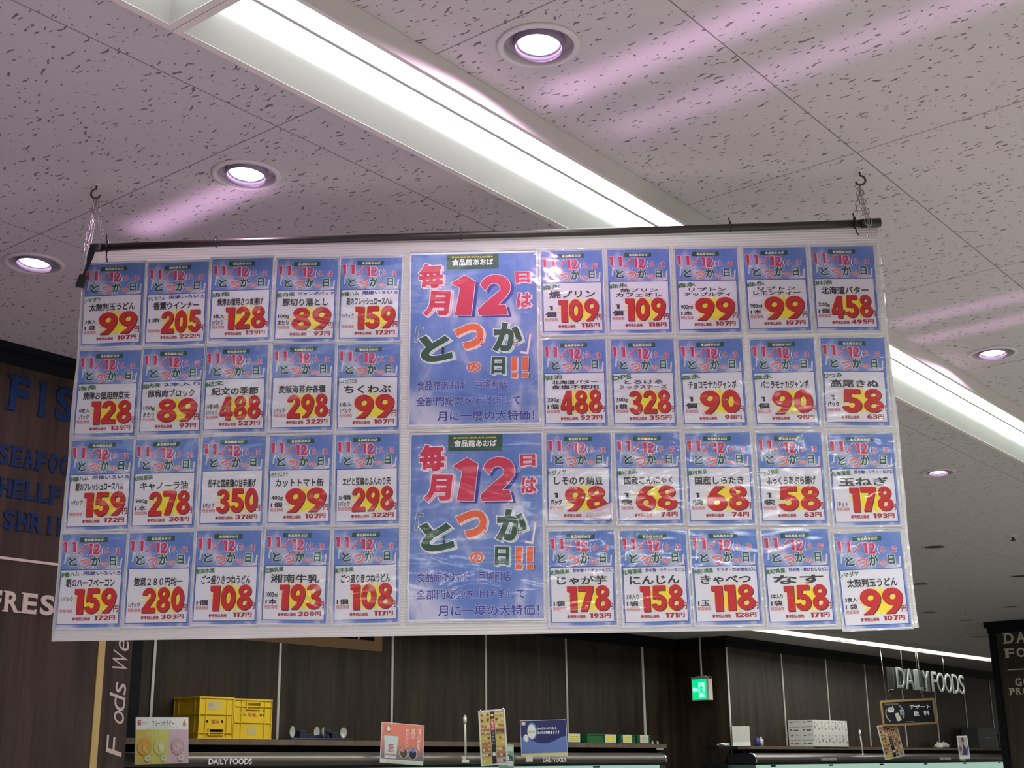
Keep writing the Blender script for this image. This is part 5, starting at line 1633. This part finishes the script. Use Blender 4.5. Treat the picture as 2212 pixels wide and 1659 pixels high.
b.build('pictogram', face)
MB().tube([(.155, .36, -.055), (.155, CEIL - EYE - 0.957 - .004, -.055)], .014, OFFW).build('pole', t)

# DAILY FOODS letters on clear acrylic
DW = wall_face(21.15, 8.90, EYE + 1.206)
t = thing('hanging_letter_sign', 'hanging DAILY FOODS sign of silver letters on clear acrylic', 'sign', DW)
x = 0.24
for ch, wd in (('D', .40), ('A', .40), ('I', .14), ('L', .27), ('Y', .33), (' ', .10), ('F', .27), ('O', .39), ('O', .39), ('D', .36), ('S', .30)):
    if ch != ' ':
        w_ = wd * .86
        MB().text(ch, x, 0.0, x + w_, .345, .02, LETTER, -0.004, res=4, ext=0.010, bevel=0.008).build('letter', t)
    x += wd * 0.93
MB().box(-.06, -.01, -.02, 1.75, .34, -.006, ACRYL).build('acrylic_sheet', t)
MB().tube([(.56, .34, 0), (.56, .708, 0)], .004, STEEL).tube([(1.2, .34, 0), (1.2, .708, 0)], .004, STEEL).tube([(2.45, .33, 0), (2.45, .708, 0)], .004, STEEL).build('hanging_wire', t)

# chalkboard sign for desserts and drinks
ang = math.degrees(math.atan2(21.71 - 20.86, 9.08 - 8.28))
cx, cy = 21.28, 8.68
CW, CH = 0.90, 0.415
rv = Vector((0.85, -0.80, 0)).normalized()
rv = Vector((math.sin(R(38)), -math.cos(R(38)), 0))
MS = basis((cx - rv.x * CW / 2, cy - rv.y * CW / 2, EYE + 0.585), rv, (0, 0, 1)) @ Matrix.Rotation(R(2.0), 4, 'Z')
t = thing('chalkboard_sign', 'wood framed black sign for desserts and drinks hanging under the silver letters', 'sign', MS)
fr = .036
MB().box(0, 0, -.02, CW, fr, 0, BROWNFR).box(0, CH - fr, -.02, CW, CH, 0, BROWNFR).box(0, fr, -.02, fr, CH - fr, 0, BROWNFR).box(CW - fr, fr, -.02, CW, CH - fr, 0, BROWNFR).build('frame', t)
chalk = MB().box(fr, fr, -.016, CW - fr, CH - fr, -.006, BLACKPL).build('black_panel', t)
z = -.0048
b = MB()
b.text('デザート', CW * .53, CH * .60, CW * .905, CH * .78, z, WINK, 0.03)
b.text('飲', CW * .59, CH * .34, CW * .69, CH * .53, z, WINK, 0.02)
b.text('料', CW * .775, CH * .34, CW * .88, CH * .53, z, WINK, 0.02)
b.text('DAILY FOODS', CW * .085, CH * .80, CW * .34, CH * .87, z, GREYBOX, 0.0, res=2)
b.rect(CW * .42, CH * .125, CW * .58, CH * .145, z, GREYBOX)
b.build('lettering', chalk)
b = MB()
b.ellipse(CW * .185, CH * .66, CW * .062, CH * .055, z, OFFW, 20).poly([(CW * .125, CH * .64), (CW * .14, CH * .52), (CW * .23, CH * .52), (CW * .247, CH * .64)], z, OFFW).ellipse(CW * .185, CH * .665, CW * .045, CH * .03, z + .001, mat('cup_green', (0.20, 0.24, 0.16), 0.5), 16)
b.poly([(CW * .20, CH * .67), (CW * .21, CH * .67), (CW * .235, CH * .78), (CW * .225, CH * .78)], z + .002, OFFW)
b.poly([(CW * .25, CH * .47), (CW * .31, CH * .50), (CW * .36, CH * .24), (CW * .34, CH * .19), (CW * .29, CH * .17), (CW * .27, CH * .21)], z, mat('carton_cream', (0.58, 0.54, 0.44), 0.5))
b.rect(CW * .345, CH * .40, CW * .39, CH * .55, z, mat('bottle_sky', (0.10, 0.28, 0.52), 0.5)).rect(CW * .345, CH * .55, CW * .39, CH * .60, z, OFFW)
def arcstroke(cx, cy, r, a0, a1, wd):
    pts = [(cx + (r + wd) * math.cos(R(a)) * CW, cy + (r + wd) * math.sin(R(a)) * CW) for a in range(a0, a1 + 1, 8)] + [(cx + (r - wd) * math.cos(R(a)) * CW, cy + (r - wd) * math.sin(R(a)) * CW) for a in range(a1, a0 - 1, -8)]
    n = len(pts) // 2
    vs = [(p[0], p[1], z) for p in pts]
    b.add(vs, [(i, i + 1, 2 * n - 2 - i, 2 * n - 1 - i) for i in range(n - 1)], GREYBOX)
arcstroke(CW * .25, CH * .47, .165, -32, 56, .012)
arcstroke(CW * .25, CH * .47, .165, 150, 238, .010)
b.build('pictures', chalk)
b = MB()
for px in (.22, .82):
    b.tube([(CW * px, CH, -.01), (CW * px, CH + .05, -.01), (CW * px - .05, CH + .11, -.01), (CW * px - .02, CH + .17, -.01), (CW * px + .06, CH + .16, -.01)], .009, DARKSTEEL)
b.build('hook_wire', t)
b = MB()
for px in (.13, .80):
    b.tube([(CW * px, CH, -.012), (CW * px, CEIL - EYE - 0.585 - .006, -.012)], .004, STEEL)
b.build('hanging_rod', t)

bpy.data.objects.remove(_to)
bpy.data.curves.remove(_tc)
